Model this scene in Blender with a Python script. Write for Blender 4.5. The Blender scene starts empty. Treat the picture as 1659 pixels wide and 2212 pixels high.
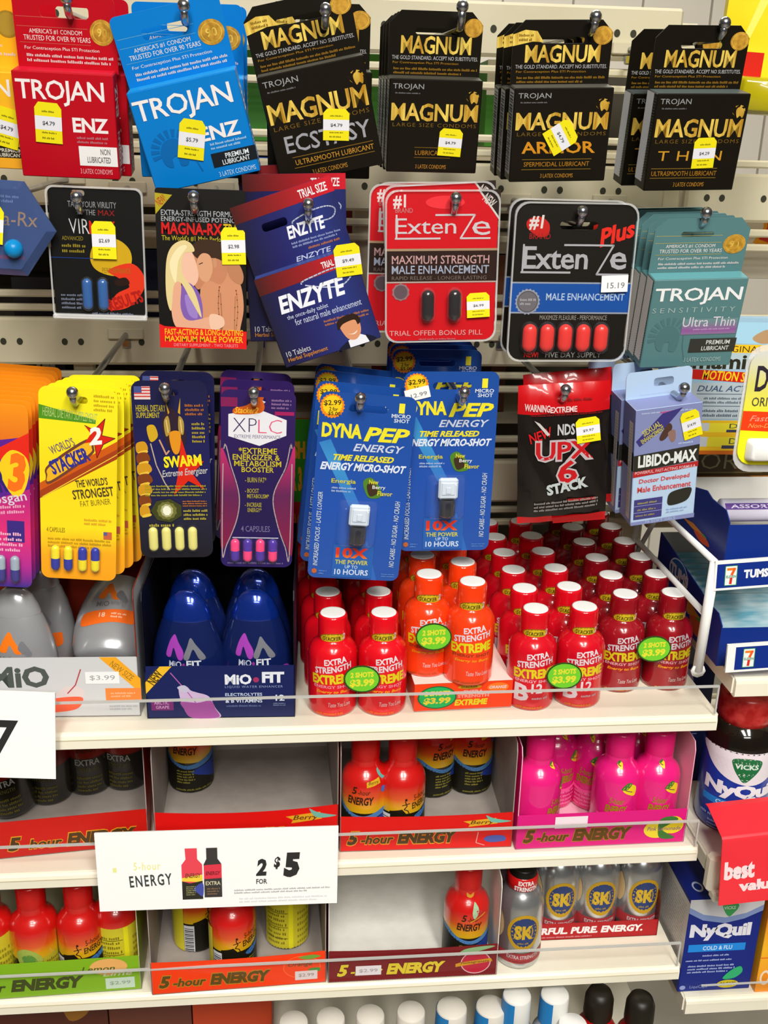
import bpy, math, random
import numpy as np
from mathutils import Matrix, Vector
random.seed(7)
S = bpy.context.scene
COL = S.collection
# ------------------------------------------------------------------ camera
FP = 2200.0; CX, CY = 829.5, 1106.0; CZ = 1.45
dn = np.array([680-CX, 7300-CY, FP]); dn /= np.linalg.norm(dn)
fw = np.array([618-CX, 326-CY, FP]); fw -= dn*fw.dot(dn); fw /= np.linalg.norm(fw)
rt = np.cross(dn, fw)
cam = bpy.data.cameras.new('camera'); co = bpy.data.objects.new('camera', cam); COL.objects.link(co)
cam.sensor_fit = 'VERTICAL'; cam.sensor_height = 24; cam.lens = FP/2212*24; cam.clip_start = .01
co.matrix_world = Matrix(((rt[0], -rt[1], -rt[2], 0), (fw[0], -fw[1], -fw[2], 0), (-dn[0], dn[1], dn[2], CZ), (0, 0, 0, 1)))
S.camera = co
# ------------------------------------------------------------------ light
S.view_settings.view_transform = 'Standard'; S.view_settings.look = 'None'; S.view_settings.gamma = 1
S.view_settings.exposure = 0.15
W = bpy.data.worlds.new('world'); S.world = W; W.use_nodes = True
W.node_tree.nodes['Background'].inputs[0].default_value = (1, .97, .92, 1)
W.node_tree.nodes['Background'].inputs[1].default_value = .06
def area(name, loc, rot, sx, sy, e, c=(1, .97, .9)):
    l = bpy.data.lights.new(name, 'AREA'); l.shape = 'RECTANGLE'; l.size = sx; l.size_y = sy; l.energy = e; l.color = c
    o = bpy.data.objects.new(name, l); COL.objects.link(o); o.location = loc; o.rotation_euler = rot; return o
LAMPS = ((-.15, -1.0, .3, 1.2, 42, 'over the left of the aisle'), (.5, -1.0, .3, 1.2, 42, 'over the right of the aisle'), (.1, -2.3, 1.2, .3, 30, 'behind the viewer across the aisle'), (.3, 1.75, 1.2, .5, 26, 'over the far aisle'))
for x, y, sx, sy, e, _ in LAMPS: area('aisle_lamp', (x, y, 2.68), (0, 0, 0), sx, sy, e)

# ------------------------------------------------------------------ pixel -> place helpers
def wray(px, py):
    r = np.array([px-CX, py-CY, FP]); return np.array([r@rt, r@fw, -(r@dn)])
def atY(px, py, Y):
    w = wray(px, py); w = w*(Y/w[1]); return Vector((w[0], w[1], w[2]+CZ))
def atZ(px, py, Z):
    w = wray(px, py); w = w*((Z-CZ)/w[2]); return Vector((w[0], w[1], w[2]+CZ))
def quad(c, Y, pitch=0, yaw=0):
    """four corners (tl,tr,br,bl) of a flat face in the photo, its distance and lean -> (frame, width, height)"""
    px = sum(p[0] for p in c)/4; py = sum(p[1] for p in c)/4
    C = atY(px, py, Y)
    n = Matrix.Rotation(math.radians(yaw), 3, 'Z') @ Matrix.Rotation(math.radians(pitch), 3, 'X') @ Vector((0, -1, 0))
    P = []
    for p in c:
        d = Vector(wray(*p)); o = Vector((0, 0, CZ)); P.append(o + d*((C-o).dot(n)/d.dot(n)))
    rv = (P[1]-P[0])+(P[2]-P[3]); dv = (P[3]-P[0])+(P[2]-P[1])
    w, h = rv.length/2, dv.length/2
    x = (rv.normalized() + dv.normalized().cross(n)*-1)
    x = rv.normalized(); z = -dv.normalized()
    # orthonormalise half way
    y = -n; x2 = y.cross(z)*1.0
    xm = (x + (x2 if x2.dot(x) > 0 else -x2)).normalized(); zm = xm.cross(y).normalized()
    ctr = (P[0]+P[1]+P[2]+P[3])/4
    m = Matrix((xm, y, zm)).transposed().to_4x4(); m.translation = ctr
    return m, w, h

# ------------------------------------------------------------------ materials
MATS = {}
def lin(h):
    h = h.lstrip('#'); r = []
    for i in (0, 2, 4):
        v = int(h[i:i+2], 16)/255; r.append(v/12.92 if v <= .04045 else ((v+.055)/1.055)**2.4)
    return (*r, 1)
def M(h, rough=.45, metal=0, coat=0):
    k = (h, rough, metal, coat)
    if k in MATS: return MATS[k]
    m = bpy.data.materials.new('print_'+h.strip('#')); m.use_nodes = True
    b = m.node_tree.nodes['Principled BSDF']
    b.inputs['Base Color'].default_value = lin(h); b.inputs['Roughness'].default_value = rough
    b.inputs['Metallic'].default_value = metal; b.inputs['Coat Weight'].default_value = coat; b.inputs['Coat Roughness'].default_value = .05; b.inputs['Specular IOR Level'].default_value = .5 if metal else .28
    MATS[k] = m; return m
def MG(z0, z1, stops, rough=.4, axis=2, coat=0, wob=0):
    """printed colour ramp along one axis of the thing"""
    k = ('g', z0, z1, tuple(stops), rough, axis, coat)
    if k in MATS: return MATS[k]
    m = bpy.data.materials.new('printed_ramp'); m.use_nodes = True; nt = m.node_tree; b = nt.nodes['Principled BSDF']
    tc = nt.nodes.new('ShaderNodeTexCoord'); sp = nt.nodes.new('ShaderNodeSeparateXYZ'); mr = nt.nodes.new('ShaderNodeMapRange'); cr = nt.nodes.new('ShaderNodeValToRGB')
    nt.links.new(tc.outputs['Object'], sp.inputs[0]); nt.links.new(sp.outputs[axis], mr.inputs[0])
    mr.inputs[1].default_value = z0; mr.inputs[2].default_value = z1
    src = mr.outputs[0]
    if wob:
        nz = nt.nodes.new('ShaderNodeTexNoise'); nz.inputs['Scale'].default_value = 60; ad = nt.nodes.new('ShaderNodeMath'); ad.operation = 'MULTIPLY_ADD'
        nt.links.new(tc.outputs['Object'], nz.inputs['Vector']); nt.links.new(nz.outputs[0], ad.inputs[0]); ad.inputs[1].default_value = wob; nt.links.new(src, ad.inputs[2]); src = ad.outputs[0]
    nt.links.new(src, cr.inputs[0]); nt.links.new(cr.outputs[0], b.inputs['Base Color'])
    el = cr.color_ramp.elements
    while len(el) < len(stops): el.new(.5)
    for e, (p, h) in zip(el, stops): e.position = p; e.color = lin(h)
    b.inputs['Roughness'].default_value = rough; b.inputs['Coat Weight'].default_value = coat; b.inputs['Coat Roughness'].default_value = .1
    MATS[k] = m; return m
def MN(name, h1, h2, scale, rough=.5, metal=0, dist=0, stretch=(1, 1, 1), bump=0):
    """two-tone noise material"""
    if name in MATS: return MATS[name]
    m = bpy.data.materials.new(name); m.use_nodes = True; nt = m.node_tree; b = nt.nodes['Principled BSDF']
    tc = nt.nodes.new('ShaderNodeTexCoord'); mp = nt.nodes.new('ShaderNodeMapping'); nz = nt.nodes.new('ShaderNodeTexNoise'); mx = nt.nodes.new('ShaderNodeValToRGB')
    nt.links.new(tc.outputs['Object'], mp.inputs[0]); mp.inputs['Scale'].default_value = stretch; nt.links.new(mp.outputs[0], nz.inputs['Vector'])
    nz.inputs['Scale'].default_value = scale; nz.inputs['Distortion'].default_value = dist; nt.links.new(nz.outputs[0], mx.inputs[0]); nt.links.new(mx.outputs[0], b.inputs['Base Color'])
    mx.color_ramp.elements[0].position = .35; mx.color_ramp.elements[0].color = lin(h1); mx.color_ramp.elements[1].position = .65; mx.color_ramp.elements[1].color = lin(h2)
    b.inputs['Roughness'].default_value = rough; b.inputs['Metallic'].default_value = metal
    if bump:
        bp = nt.nodes.new('ShaderNodeBump'); bp.inputs['Strength'].default_value = bump; bp.inputs['Distance'].default_value = .001
        nt.links.new(nz.outputs[0], bp.inputs['Height']); nt.links.new(bp.outputs[0], b.inputs['Normal'])
    MATS[name] = m; return m
def MC(name, tint='ffffff', a=.08, rough=.06):
    """thin clear plastic: see-through, reflecting more at grazing angles, with a little body colour"""
    if name in MATS: return MATS[name]
    m = bpy.data.materials.new(name); m.use_nodes = True; nt = m.node_tree; nt.nodes.clear(); N = nt.nodes.new
    out = N('ShaderNodeOutputMaterial'); tr = N('ShaderNodeBsdfTransparent'); gl = N('ShaderNodeBsdfGlossy'); df = N('ShaderNodeBsdfDiffuse'); fr = N('ShaderNodeFresnel'); m1 = N('ShaderNodeMixShader'); m2 = N('ShaderNodeMixShader')
    fr.inputs['IOR'].default_value = 1.27; gl.inputs['Roughness'].default_value = rough; df.inputs['Color'].default_value = lin(tint); m1.inputs[0].default_value = a
    nt.links.new(tr.outputs[0], m1.inputs[1]); nt.links.new(df.outputs[0], m1.inputs[2]); ge = N('ShaderNodeNewGeometry'); mu = N('ShaderNodeMath'); mu.operation = 'MULTIPLY'; iv = N('ShaderNodeMath'); iv.operation = 'SUBTRACT'; iv.inputs[0].default_value = 1; nt.links.new(ge.outputs['Backfacing'], iv.inputs[1]); nt.links.new(fr.outputs[0], mu.inputs[0]); nt.links.new(iv.outputs[0], mu.inputs[1]); nt.links.new(mu.outputs[0], m2.inputs[0]); nt.links.new(m1.outputs[0], m2.inputs[1]); nt.links.new(gl.outputs[0], m2.inputs[2]); nt.links.new(m2.outputs[0], out.inputs[0])
    MATS[name] = m; return m
CLEAR = MC('clear_plastic', a=.0); CLEAR2 = MC('clear_blister', 'e8f0ff', .02); EDGE = MC('clear_edge', 'c8c8c4', .75, .2)
GOLD = MN('gold_print', 'b0801c', 'eed060', 220, .35, stretch=(1, 1, .12))
COIN = MN('coin_print', 'a8791f', 'cf9c35', 300, .4)
WHITE = M('f2f2f0', .5); SHELF = MN('shelf_enamel', 'e9e3cf', 'ece7d6', 8, .35)
PLATE = MN('plate_enamel', 'cdc4a6', 'd4ccb0', 10, .4); CHROME = M('b9bcc4', .22, 1)
SILV = M('c9cbd0', .35, .6)

# ------------------------------------------------------------------ mesh building
class MB:
    def __init__(s): s.v = []; s.f = []; s.m = []; s.mats = []; s.sm = []
    def mi(s, m):
        if m not in s.mats: s.mats.append(m)
        return s.mats.index(m)
    def add(s, v, f, m, smooth=False):
        n = len(s.v); k = s.mi(m); s.v += [tuple(p) for p in v]
        s.f += [tuple(i+n for i in q) for q in f]; s.m += [k]*len(f); s.sm += [smooth]*len(f)
    def box(s, x0, y0, z0, x1, y1, z1, m, b=0):
        if b <= 0:
            s.add([(x, y, z) for z in (z0, z1) for y in (y0, y1) for x in (x0, x1)], [(0, 2, 3, 1), (4, 5, 7, 6), (0, 1, 5, 4), (2, 6, 7, 3), (0, 4, 6, 2), (1, 3, 7, 5)], m); return
        pts = []
        for z, i in ((z0, b), (z0+b, 0), (z1-b, 0), (z1, b)):
            pts += [(x0+i+(b if c in (0, 1) else 0)*0, y, z) for c, y in ()]
            for x, y in ((x0+b, y0), (x1-b, y0), (x1, y0+b), (x1, y1-b), (x1-b, y1), (x0+b, y1), (x0, y1-b), (x0, y0+b)):
                pts.append((min(max(x, x0+i), x1-i), min(max(y, y0+i), y1-i), z))
        f = [tuple(range(7, -1, -1)), tuple(range(24, 32))]
        for r in range(3):
            for k in range(8): f.append((r*8+k, r*8+(k+1) % 8, r*8+8+(k+1) % 8, r*8+8+k))
        s.add(pts, f, m)
    def lathe(s, prof, m, n=32, cx=0, cy=0, sy=1, smooth=True, z0=0, mats=None):
        v = []; f = []
        for r, z in prof:
            for k in range(n):
                a = 2*math.pi*k/n; v.append((cx+r*math.sin(a), cy-r*math.cos(a)*sy, z0+z))
        base = len(s.v); s.v += v
        for i in range(len(prof)-1):
            mm = mats[i] if mats else m; k = s.mi(mm)
            for j in range(n):
                a, b = i*n+j, i*n+(j+1) % n
                s.f.append((base+a, base+b, base+b+n, base+a+n)); s.m.append(k); s.sm.append(smooth)
    def tube(s, pts, r, m, n=8, caps=True):
        v = []; f = []; pts = [Vector(p) for p in pts]
        for i, p in enumerate(pts):
            t = (pts[min(i+1, len(pts)-1)]-pts[max(i-1, 0)]).normalized()
            u = t.orthogonal().normalized() if i == 0 else (u-t*u.dot(t)).normalized(); w = t.cross(u)
            for k in range(n): a = 2*math.pi*k/n; v.append(p+u*math.cos(a)*r+w*math.sin(a)*r)
        for i in range(len(pts)-1):
            for k in range(n): f.append((i*n+k, i*n+(k+1) % n, (i+1)*n+(k+1) % n, (i+1)*n+k))
        if caps: f += [tuple(range(n-1, -1, -1)), tuple(range((len(pts)-1)*n, len(pts)*n))]
        s.add(v, f, m, True)
    def ball(s, c, r, m, n=14, sz=1):
        prof = [(max(r*math.sin(math.pi*i/8), 1e-5), -r*sz*math.cos(math.pi*i/8)) for i in range(9)]
        s.lathe(prof, m, n, c[0], c[1], 1, True, c[2])
    def capsule(s, x, y, z0, z1, r, mats, sy=.9, split=.5):
        """upright pill along z with two halves of different colour"""
        prof = []; ms = []
        for i in range(6): a = math.pi/2*i/5; prof.append((max(r*math.sin(a), 1e-5), z0+r-r*math.cos(a)))
        zm = z0+(z1-z0)*split; prof.append((r, zm)); prof.append((r, zm+1e-5))
        for i in range(6): a = math.pi/2*i/5; prof.append((max(r*math.cos(a), 1e-5), z1-r+r*math.sin(a)))
        s.lathe(prof, mats[0], 14, x, y, sy, True, 0, [mats[0]]*6+[mats[1]]*7)
    def build(s, name, parent=None, loc=None):
        me = bpy.data.meshes.new(name); me.from_pydata(s.v, [], s.f)
        for m in s.mats: me.materials.append(m)
        me.polygons.foreach_set('material_index', s.m); me.polygons.foreach_set('use_smooth', s.sm); me.update()
        o = bpy.data.objects.new(name, me); COL.objects.link(o)
        if parent: o.parent = parent
        if loc: o.location = loc
        return o
FL = lambda x, z, off: (x, -off, z)      # flat face looking towards -y
def curve_mesh(cu):
    o = bpy.data.objects.new('tmp', cu); me = bpy.data.meshes.new_from_object(o)
    v = [tuple(p.co) for p in me.vertices]; f = [tuple(p.vertices) for p in me.polygons]
    bpy.data.objects.remove(o); bpy.data.meshes.remove(me); bpy.data.curves.remove(cu); return v, f
TXT = {}
def glyphs(s, bold, shear, sp):
    k = (s, bold, shear, sp)
    if k not in TXT:
        cu = bpy.data.curves.new('t', 'FONT'); cu.body = s; cu.offset = bold; cu.shear = shear; cu.resolution_u = 2; cu.space_character = sp
        v, f = curve_mesh(cu); xs = [p[0] for p in v]; ys = [p[1] for p in v]
        x0, x1, y0, y1 = min(xs), max(xs), min(ys), max(ys)
        TXT[k] = ([((p[0]-x0)/(x1-x0), (p[1]-y0)/max(y1-y0, .02)) for p in v], f)
    return TXT[k]
def shape(outer, holes, depth):
    """flat outline with holes in x/z, extruded from y=0 back to y=depth"""
    cu = bpy.data.curves.new('c', 'CURVE'); cu.dimensions = '2D'; cu.fill_mode = 'BOTH'; cu.extrude = depth/2
    for P in [outer]+list(holes):
        sp = cu.splines.new('POLY'); sp.points.add(len(P)-1)
        for q, p in zip(sp.points, P): q.co = (p[0]*100, p[1]*100, 0, 1)
        sp.use_cyclic_u = True
    cu.extrude = depth*50
    v, f = curve_mesh(cu)
    return [(x/100, depth/2-z/100, y/100) for x, y, z in v], f
def rrect(x0, z0, x1, z1, r, n=5, corners='1111', chamfer=False):
    """rounded outline, corners bl br tr tl"""
    P = []
    for (cx, cz, a0), on in zip(((x0, z0, 180), (x1, z0, 270), (x1, z1, 0), (x0, z1, 90)), corners):
        if on == '0': P.append((cx, cz)); continue
        ix = cx+r if cx == x0 else cx-r; iz = cz+r if cz == z0 else cz-r
        for i in range(n+1):
            if chamfer and i not in (0, n): continue
            a = math.radians(a0+90*i/n); P.append((ix+r*math.cos(a), iz+r*math.sin(a)))
    return P
def smoothpoly(pts, n=5):
    P = []; L = len(pts)
    for i in range(L):
        a, b, c, d = (pts[(i+k-1) % L] for k in range(4))
        for j in range(n):
            t = j/n; P.append(tuple(.5*(2*b[q]+(c[q]-a[q])*t+(2*a[q]-5*b[q]+4*c[q]-d[q])*t*t+(3*b[q]-a[q]-3*c[q]+d[q])*t**3) for q in (0, 1)))
    return P
def split(v, f, thr):
    """cut triangles until no edge is longer than thr (for art on curved faces)"""
    v = list(v); out = []; st = []
    for q in f:
        for i in range(1, len(q)-1): st.append((q[0], q[i], q[i+1]))
    mid = {}
    while st:
        a, b, c = st.pop()
        L = sorted([(math.dist(v[a], v[b]), a, b, c), (math.dist(v[b], v[c]), b, c, a), (math.dist(v[c], v[a]), c, a, b)], reverse=True)[0]
        if L[0] <= thr: out.append((a, b, c)); continue
        _, p, q, r = L; k = (min(p, q), max(p, q))
        if k not in mid: v.append(((v[p][0]+v[q][0])/2, (v[p][1]+v[q][1])/2)); mid[k] = len(v)-1
        m = mid[k]; st += [(p, m, r), (m, q, r)]
    return v, out
def col(c): return c if not isinstance(c, str) else (GOLD if c == 'gold' else COIN if c == 'coin' else SILV if c == 'silv' else M(c, .42))
def earclip(P):
    cu = bpy.data.curves.new('c', 'CURVE'); cu.dimensions = '2D'; cu.fill_mode = 'BOTH'
    sp = cu.splines.new('POLY'); sp.points.add(len(P)-1)
    for q, p in zip(sp.points, P): q.co = (p[0]*100, p[1]*100, 0, 1)
    sp.use_cyclic_u = True; v, f = curve_mesh(cu)
    return [(p[0]/100, p[1]/100) for p in v], f
def art(mb, w, h, items, fn=FL, base=8e-5, thr=None, step=2e-5, ox=0, oz=0):
    """printed artwork; coordinates are per cent of the face, u to the right and v down"""
    X = lambda u: ox+(u/100-.5)*w
    Z = lambda v: oz+(.5-v/100)*h
    for i, it in enumerate(items):
        off = base+step*i; k = it[0]
        if k == 't':
            _, s, u0, v0, u1, v1, c = it[:7]; op = it[7] if len(it) > 7 else {}
            g, f = glyphs(s, op.get('b', .015), op.get('s', 0), op.get('sp', 1)); a = math.radians(op.get('r', 0)); arc = op.get('arc', 0)
            x0, x1, z0, z1 = X(u0), X(u1), Z(v1), Z(v0); cx, cz = (x0+x1)/2, (z0+z1)/2; ww, hh = (x1-x0), (z1-z0)
            if abs(op.get('r', 0)) == 90: ww, hh = hh, ww
            pts = []
            for p in g:
                dx, dz = (p[0]-.5)*ww, (p[1]-.5)*hh + arc*hh*(p[0]-.5)**2*-4
                pts.append((cx+dx*math.cos(a)-dz*math.sin(a), cz+dx*math.sin(a)+dz*math.cos(a)))
        elif k == 'r':
            _, u0, v0, u1, v1, c = it[:6]; r = math.radians(it[6]) if len(it) > 6 else 0
            x0, x1, z0, z1 = X(u0), X(u1), Z(v1), Z(v0); cx, cz = (x0+x1)/2, (z0+z1)/2
            pts = [(cx+(x-cx)*math.cos(r)-(z-cz)*math.sin(r), cz+(x-cx)*math.sin(r)+(z-cz)*math.cos(r)) for x, z in ((x0, z0), (x1, z0), (x1, z1), (x0, z1))]; f = [(0, 1, 2, 3)]
        elif k == 'e':
            _, u, v, ru, rv, c = it[:6]; n = 24; teeth = it[6] if len(it) > 6 else 0
            if teeth: n = teeth*2
            pts = [(X(u), Z(v))]+[(X(u)+ru/100*w*math.cos(q*2*math.pi/n)*(1 if not teeth or q % 2 else .9), Z(v)+rv/100*h*math.sin(q*2*math.pi/n)*(1 if not teeth or q % 2 else .9)) for q in range(n)]
            f = [(0, 1+q, 1+(q+1) % n) for q in range(n)]
        elif k in 'pb':
            _, P, c = it[:3]; P = smoothpoly(P) if k == 'b' else P
            pts, f = earclip([(X(u), Z(v)) for u, v in P])
        elif k == 'o':
            _, P, wd, c = it[:4]; P = smoothpoly(P) if len(it) > 4 else P; pts = []; f = []; Q = [Vector((X(u), Z(v))) for u, v in P]; wd = wd/100*w/2
            for a, b in zip(Q[:-1], Q[1:]):
                d = (b-a); 
                if d.length < 1e-7: continue
                nn = Vector((-d.y, d.x)).normalized()*wd; k0 = len(pts); e = d.normalized()*wd*.5
                pts += [tuple(a-nn-e), tuple(b-nn+e), tuple(b+nn+e), tuple(a+nn-e)]; f.append((k0, k0+1, k0+2, k0+3))
        elif k == 'd':
            _, u0, v0, u1, v1, n, c = it[:7]; pts = []; f = []; rd = random.Random(int(u0*7+v0*13+n)); sl = it[7] if len(it) > 7 else 0; lh = (v1-v0)/(n*1.7)
            for L in range(n):
                va = v0+(v1-v0)*(L+.2)/n; u = u0; ue = u1-(rd.random()*.25*(u1-u0) if L == n-1 else 0)
                lw = abs(lh)/100*h*.62/w*100; wl = 0
                while u < ue-lw:
                    if wl <= 0: wl = rd.randint(3, 9); u += lw*.7
                    q = u+lw*.68; sh = sl*(u-u0)/100; hh = lh*rd.choice((.7, .7, 1, .85)); wl -= 1
                    k0 = len(pts); pts += [(X(u), Z(va+lh-sh)), (X(q), Z(va+lh-sh)), (X(q), Z(va+lh-hh-sh)), (X(u), Z(va+lh-hh-sh))]; f.append((k0, k0+1, k0+2, k0+3)); u += lw
        if thr: pts, f = split(pts, f, thr)
        mb.add([fn(x, z, off) for x, z in pts], f, col(c))

# ------------------------------------------------------------------ naming
def tag(o, label=None, cat=None, group=None, kind=None):
    if label: o['label'] = label
    if cat: o['category'] = cat
    if group: o['group'] = group
    if kind: o['kind'] = kind
    return o
def empty(name, m=None, loc=None):
    o = bpy.data.objects.new(name, None); COL.objects.link(o); o.empty_display_size = .01
    if m is not None: o.matrix_world = m
    if loc is not None: o.location = loc
    return o
def copy_tree(o, parent=None):
    c = o.copy(); COL.objects.link(c)
    if parent: c.parent = parent
    for ch in list(o.children): copy_tree(ch, c)
    return c
ORD = ['front', 'second', 'third', 'fourth', 'fifth', 'sixth', 'seventh', 'eighth', 'ninth', 'tenth', 'eleventh', 'twelfth']
def stack(root, offs, desc, group, skip_parts=()):
    """copies of a hanging pack behind the front one: each (dx, dy, dz, roll, yaw)"""
    tag(root, group=group); out = []
    for i, (dx, dy, dz, rl, yw) in enumerate(offs):
        c = root.copy(); COL.objects.link(c)
        for ch in list(root.children):
            if ch.name.split('.')[0] in skip_parts: continue
            copy_tree(ch, c)
        last = i == len(offs)-1
        c['label'] = ('rearmost ' if last and i > 0 else ORD[i+1]+' from front, ' if len(offs) > 1 else 'rear one of two: ')+desc
        c.matrix_world = Matrix.Translation((dx, dy, dz)) @ root.matrix_basis @ Matrix.Rotation(math.radians(rl), 4, 'Y') @ Matrix.Rotation(math.radians(yw), 4, 'Z')
        out.append(c)
    return out

# ------------------------------------------------------------------ the place: floor, ceiling, far wall
def struct(name, mb): o = mb.build(name); o['kind'] = 'structure'; return o
mb = MB(); mb.box(-3, -3, -.05, 3.5, 3.2, 0, MN('floor_tile', '7c766a', '8a8478', 6, .4)); struct('floor', mb)
mb = MB(); mb.box(-3, -3, 2.8, 3.5, 3.2, 2.85, M('eceae4', .8)); struct('ceiling', mb)
mb = MB(); mb.box(-3, 3.1, 0, 3.5, 3.2, 2.8, M('efe8da', .6))
gm = M('a89f92', .6)
for k in range(30): mb.box(-2.6+k*.2, 3.098, 0, -2.594+k*.2, 3.1, 2.8, gm)
struct('wall_back', mb)
for x, y, sx, sy, _, where in LAMPS:
    e = empty('ceiling_light', loc=(x, y, 2.8)); mb = MB(); hx, hy = sx/2+.03, sy/2+.03
    for b in ((-hx, -hy, hx, -hy+.03), (-hx, hy-.03, hx, hy), (-hx, -hy+.03, -hx+.03, hy-.03), (hx-.03, -hy+.03, hx, hy-.03)): mb.box(b[0], b[1], -.1, b[2], b[3], 0, M('e6e6e2', .5))
    mb.build('frame', e)
    em = bpy.data.materials.get('lamp_diffuser') or bpy.data.materials.new('lamp_diffuser'); em.use_nodes = True
    b = em.node_tree.nodes['Principled BSDF']; b.inputs['Emission Color'].default_value = (1, .97, .9, 1); b.inputs['Emission Strength'].default_value = 3
    mb = MB(); mb.box(-sx/2, -sy/2, -.06, sx/2, sy/2, -.05, em); mb.build('diffuser', e)
    tag(e, 'ceiling light panel '+where, 'lamp', 'ceiling lights')

# ------------------------------------------------------------------ gondola
YF, YB, XR, XL = .69, .952, .3442, -.55
ZS = (1.0262, .8985, .7705, .643)
LT = .0135
PZ = (1.5505, 1.4195, 1.2785, 1.141, 1.00, .86, .72)
fr = empty('gondola_frame', loc=(0, YB, 0)); tag(fr, 'beige metal back frame of plates and bars with hook holes', 'rack')
def hang_plate(zc, x0, x1, top=False):
    mb = MB(); h0, h1 = zc-.0215, zc+.0215
    mb.box(x0, 0, h0, x1, .012, h1, PLATE, .0025)
    hm = M('3a3a2c', .8)
    x = x0+.02; 
    while x < x1-.01:
        for dx in (0, .0145):
            P = [(x+dx, -.0004, zc)]+[(x+dx+.0028*math.cos(a*math.pi/6), -.0004, zc+.0032*math.sin(a*math.pi/6)) for a in range(12)]
            mb.add(P, [(0, 1+(a+1) % 12, 1+a) for a in range(12)], hm)
        x += .0545
    return mb
for z in PZ: hang_plate(z, XL, XR+.002).build('hook_plate', fr)
for a, b in zip(PZ[:-1], PZ[1:]):
    for z in (a-.0215-.010, a-.0215-.0235, b+.0215+.0085, b+.0215+.021):
        mb = MB(); mb.box(XL, .004, z-.0032, XR+.002, .011, z+.0032, PLATE, .0015); mb.build('crossbar', fr)
for x in (XL, XR-.008):
    mb = MB(); mb.box(x, .013, .05, x+.03, .035, 1.562, PLATE, .002); mb.build('upright', fr)
for x in (-.2, .06):
    mb = MB(); mb.box(x, .013, .05, x+.02, .02, 1.45, PLATE, .002); mb.build('upright', fr)
SHN = ['top beige metal shelf carrying energy shot bottles and drink enhancer boxes', 'middle beige metal shelf carrying red and pink bottle trays', 'lower beige metal shelf carrying green, orange and maroon trays', 'bottom beige metal shelf with only bottle caps showing']
for i, z in enumerate(ZS):
    s = empty('shelf', loc=(0, YF, z)); tag(s, SHN[i], 'shelf', 'beige gondola shelves')
    mb = MB(); mb.box(XL, .004, -.004, XR, YB-YF-.002, 0, SHELF); mb.box(XL, .004, -.0105, XL+.004, .24, -.004, SHELF); mb.box(XR-.002, .004, -.012, XR, .24, -.004, SHELF); mb.build('board', s)
    pr = [(0.006, 0), (.0025, -.0006), (.0006, -.002), (0, -.0045), (0, -.0125), (.0012, -LT), (.006, -LT), (.006, -.004)]
    v = [(x, y, zz) for x in (XL, XR-.0015) for y, zz in pr]; n = len(pr); mb = MB()
    mb.add(v, [(k, k+n, (k+1) % n+n, (k+1) % n) for k in range(n)]+[tuple(range(n)), tuple(range(2*n-1, n-1, -1))], SHELF); mb.build('front_edge', s)
    mb = MB(); mb.box(XL, -.0004, -.0052, XR-.003, .0002, -.0046, M('c4bb9f', .5)); mb.build('groove', s)
    if i < 3:
        l = empty('shelf_lip', loc=(0, YF, z)); tag(l, 'clear plastic guard strip along the front of the '+('top', 'middle', 'lower')+' shelf' if False else 'clear plastic guard strip along the front of the '+('top', 'middle', 'lower')[i]+' shelf', 'guard strip', 'clear shelf guards')
        mb = MB(); v = [(XL, .004, .0003), (XL, .0005, .027), (XR-.004, .0005, .027), (XR-.004, .004, .0003)]
        mb.add(v+[(x, y+.0012, zz) for x, y, zz in v], [(0, 3, 2, 1), (4, 5, 6, 7), (0, 1, 5, 4), (2, 3, 7, 6), (0, 4, 7, 3)], CLEAR); mb.build('strip', l)
        mb = MB(); mb.box(XL, -.0003, .0267, XR-.004, .0018, .0281, EDGE); mb.box(XR-.0048, .0005, .002, XR-.0035, .0018, .0267, EDGE); mb.build('top_edge', l)

# ------------------------------------------------------------------ hooks
def hook(px, py, Y, label, bend=.009, dx=0):
    t = atY(px, py, Y); zp = min(PZ, key=lambda z: abs(z-t.z)); zb = min(max(t.z-bend+.006, zp-.013), zp+.013)
    e = empty('peg_hook', loc=(t.x+dx, YB, zb)); tag(e, label, 'hook', 'chrome peg hooks'); L = Vector((t.x-(t.x+dx), Y-YB, t.z-zb))
    mb = MB(); mb.tube([(0, -.003, 0), (L.x*.3, L.y*.5, (L.z-bend)*.5), (L.x, L.y+.006, L.z-bend), (L.x, L.y+.0015, L.z-bend*.6), (L.x, L.y, L.z-.002)], .0026, CHROME, 10); mb.build('rod', e)
    mb = MB(); mb.ball((L.x, L.y, L.z), .0042, CHROME); mb.build('ball_tip', e)
    mb = MB(); mb.box(-.016, -.004, -.004, .016, 0, .006, PLATE, .001); mb.box(-.004, -.0032, -.012, .004, 0, -.004, CHROME, .001); mb.build('mounting_plate', e)

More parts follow.
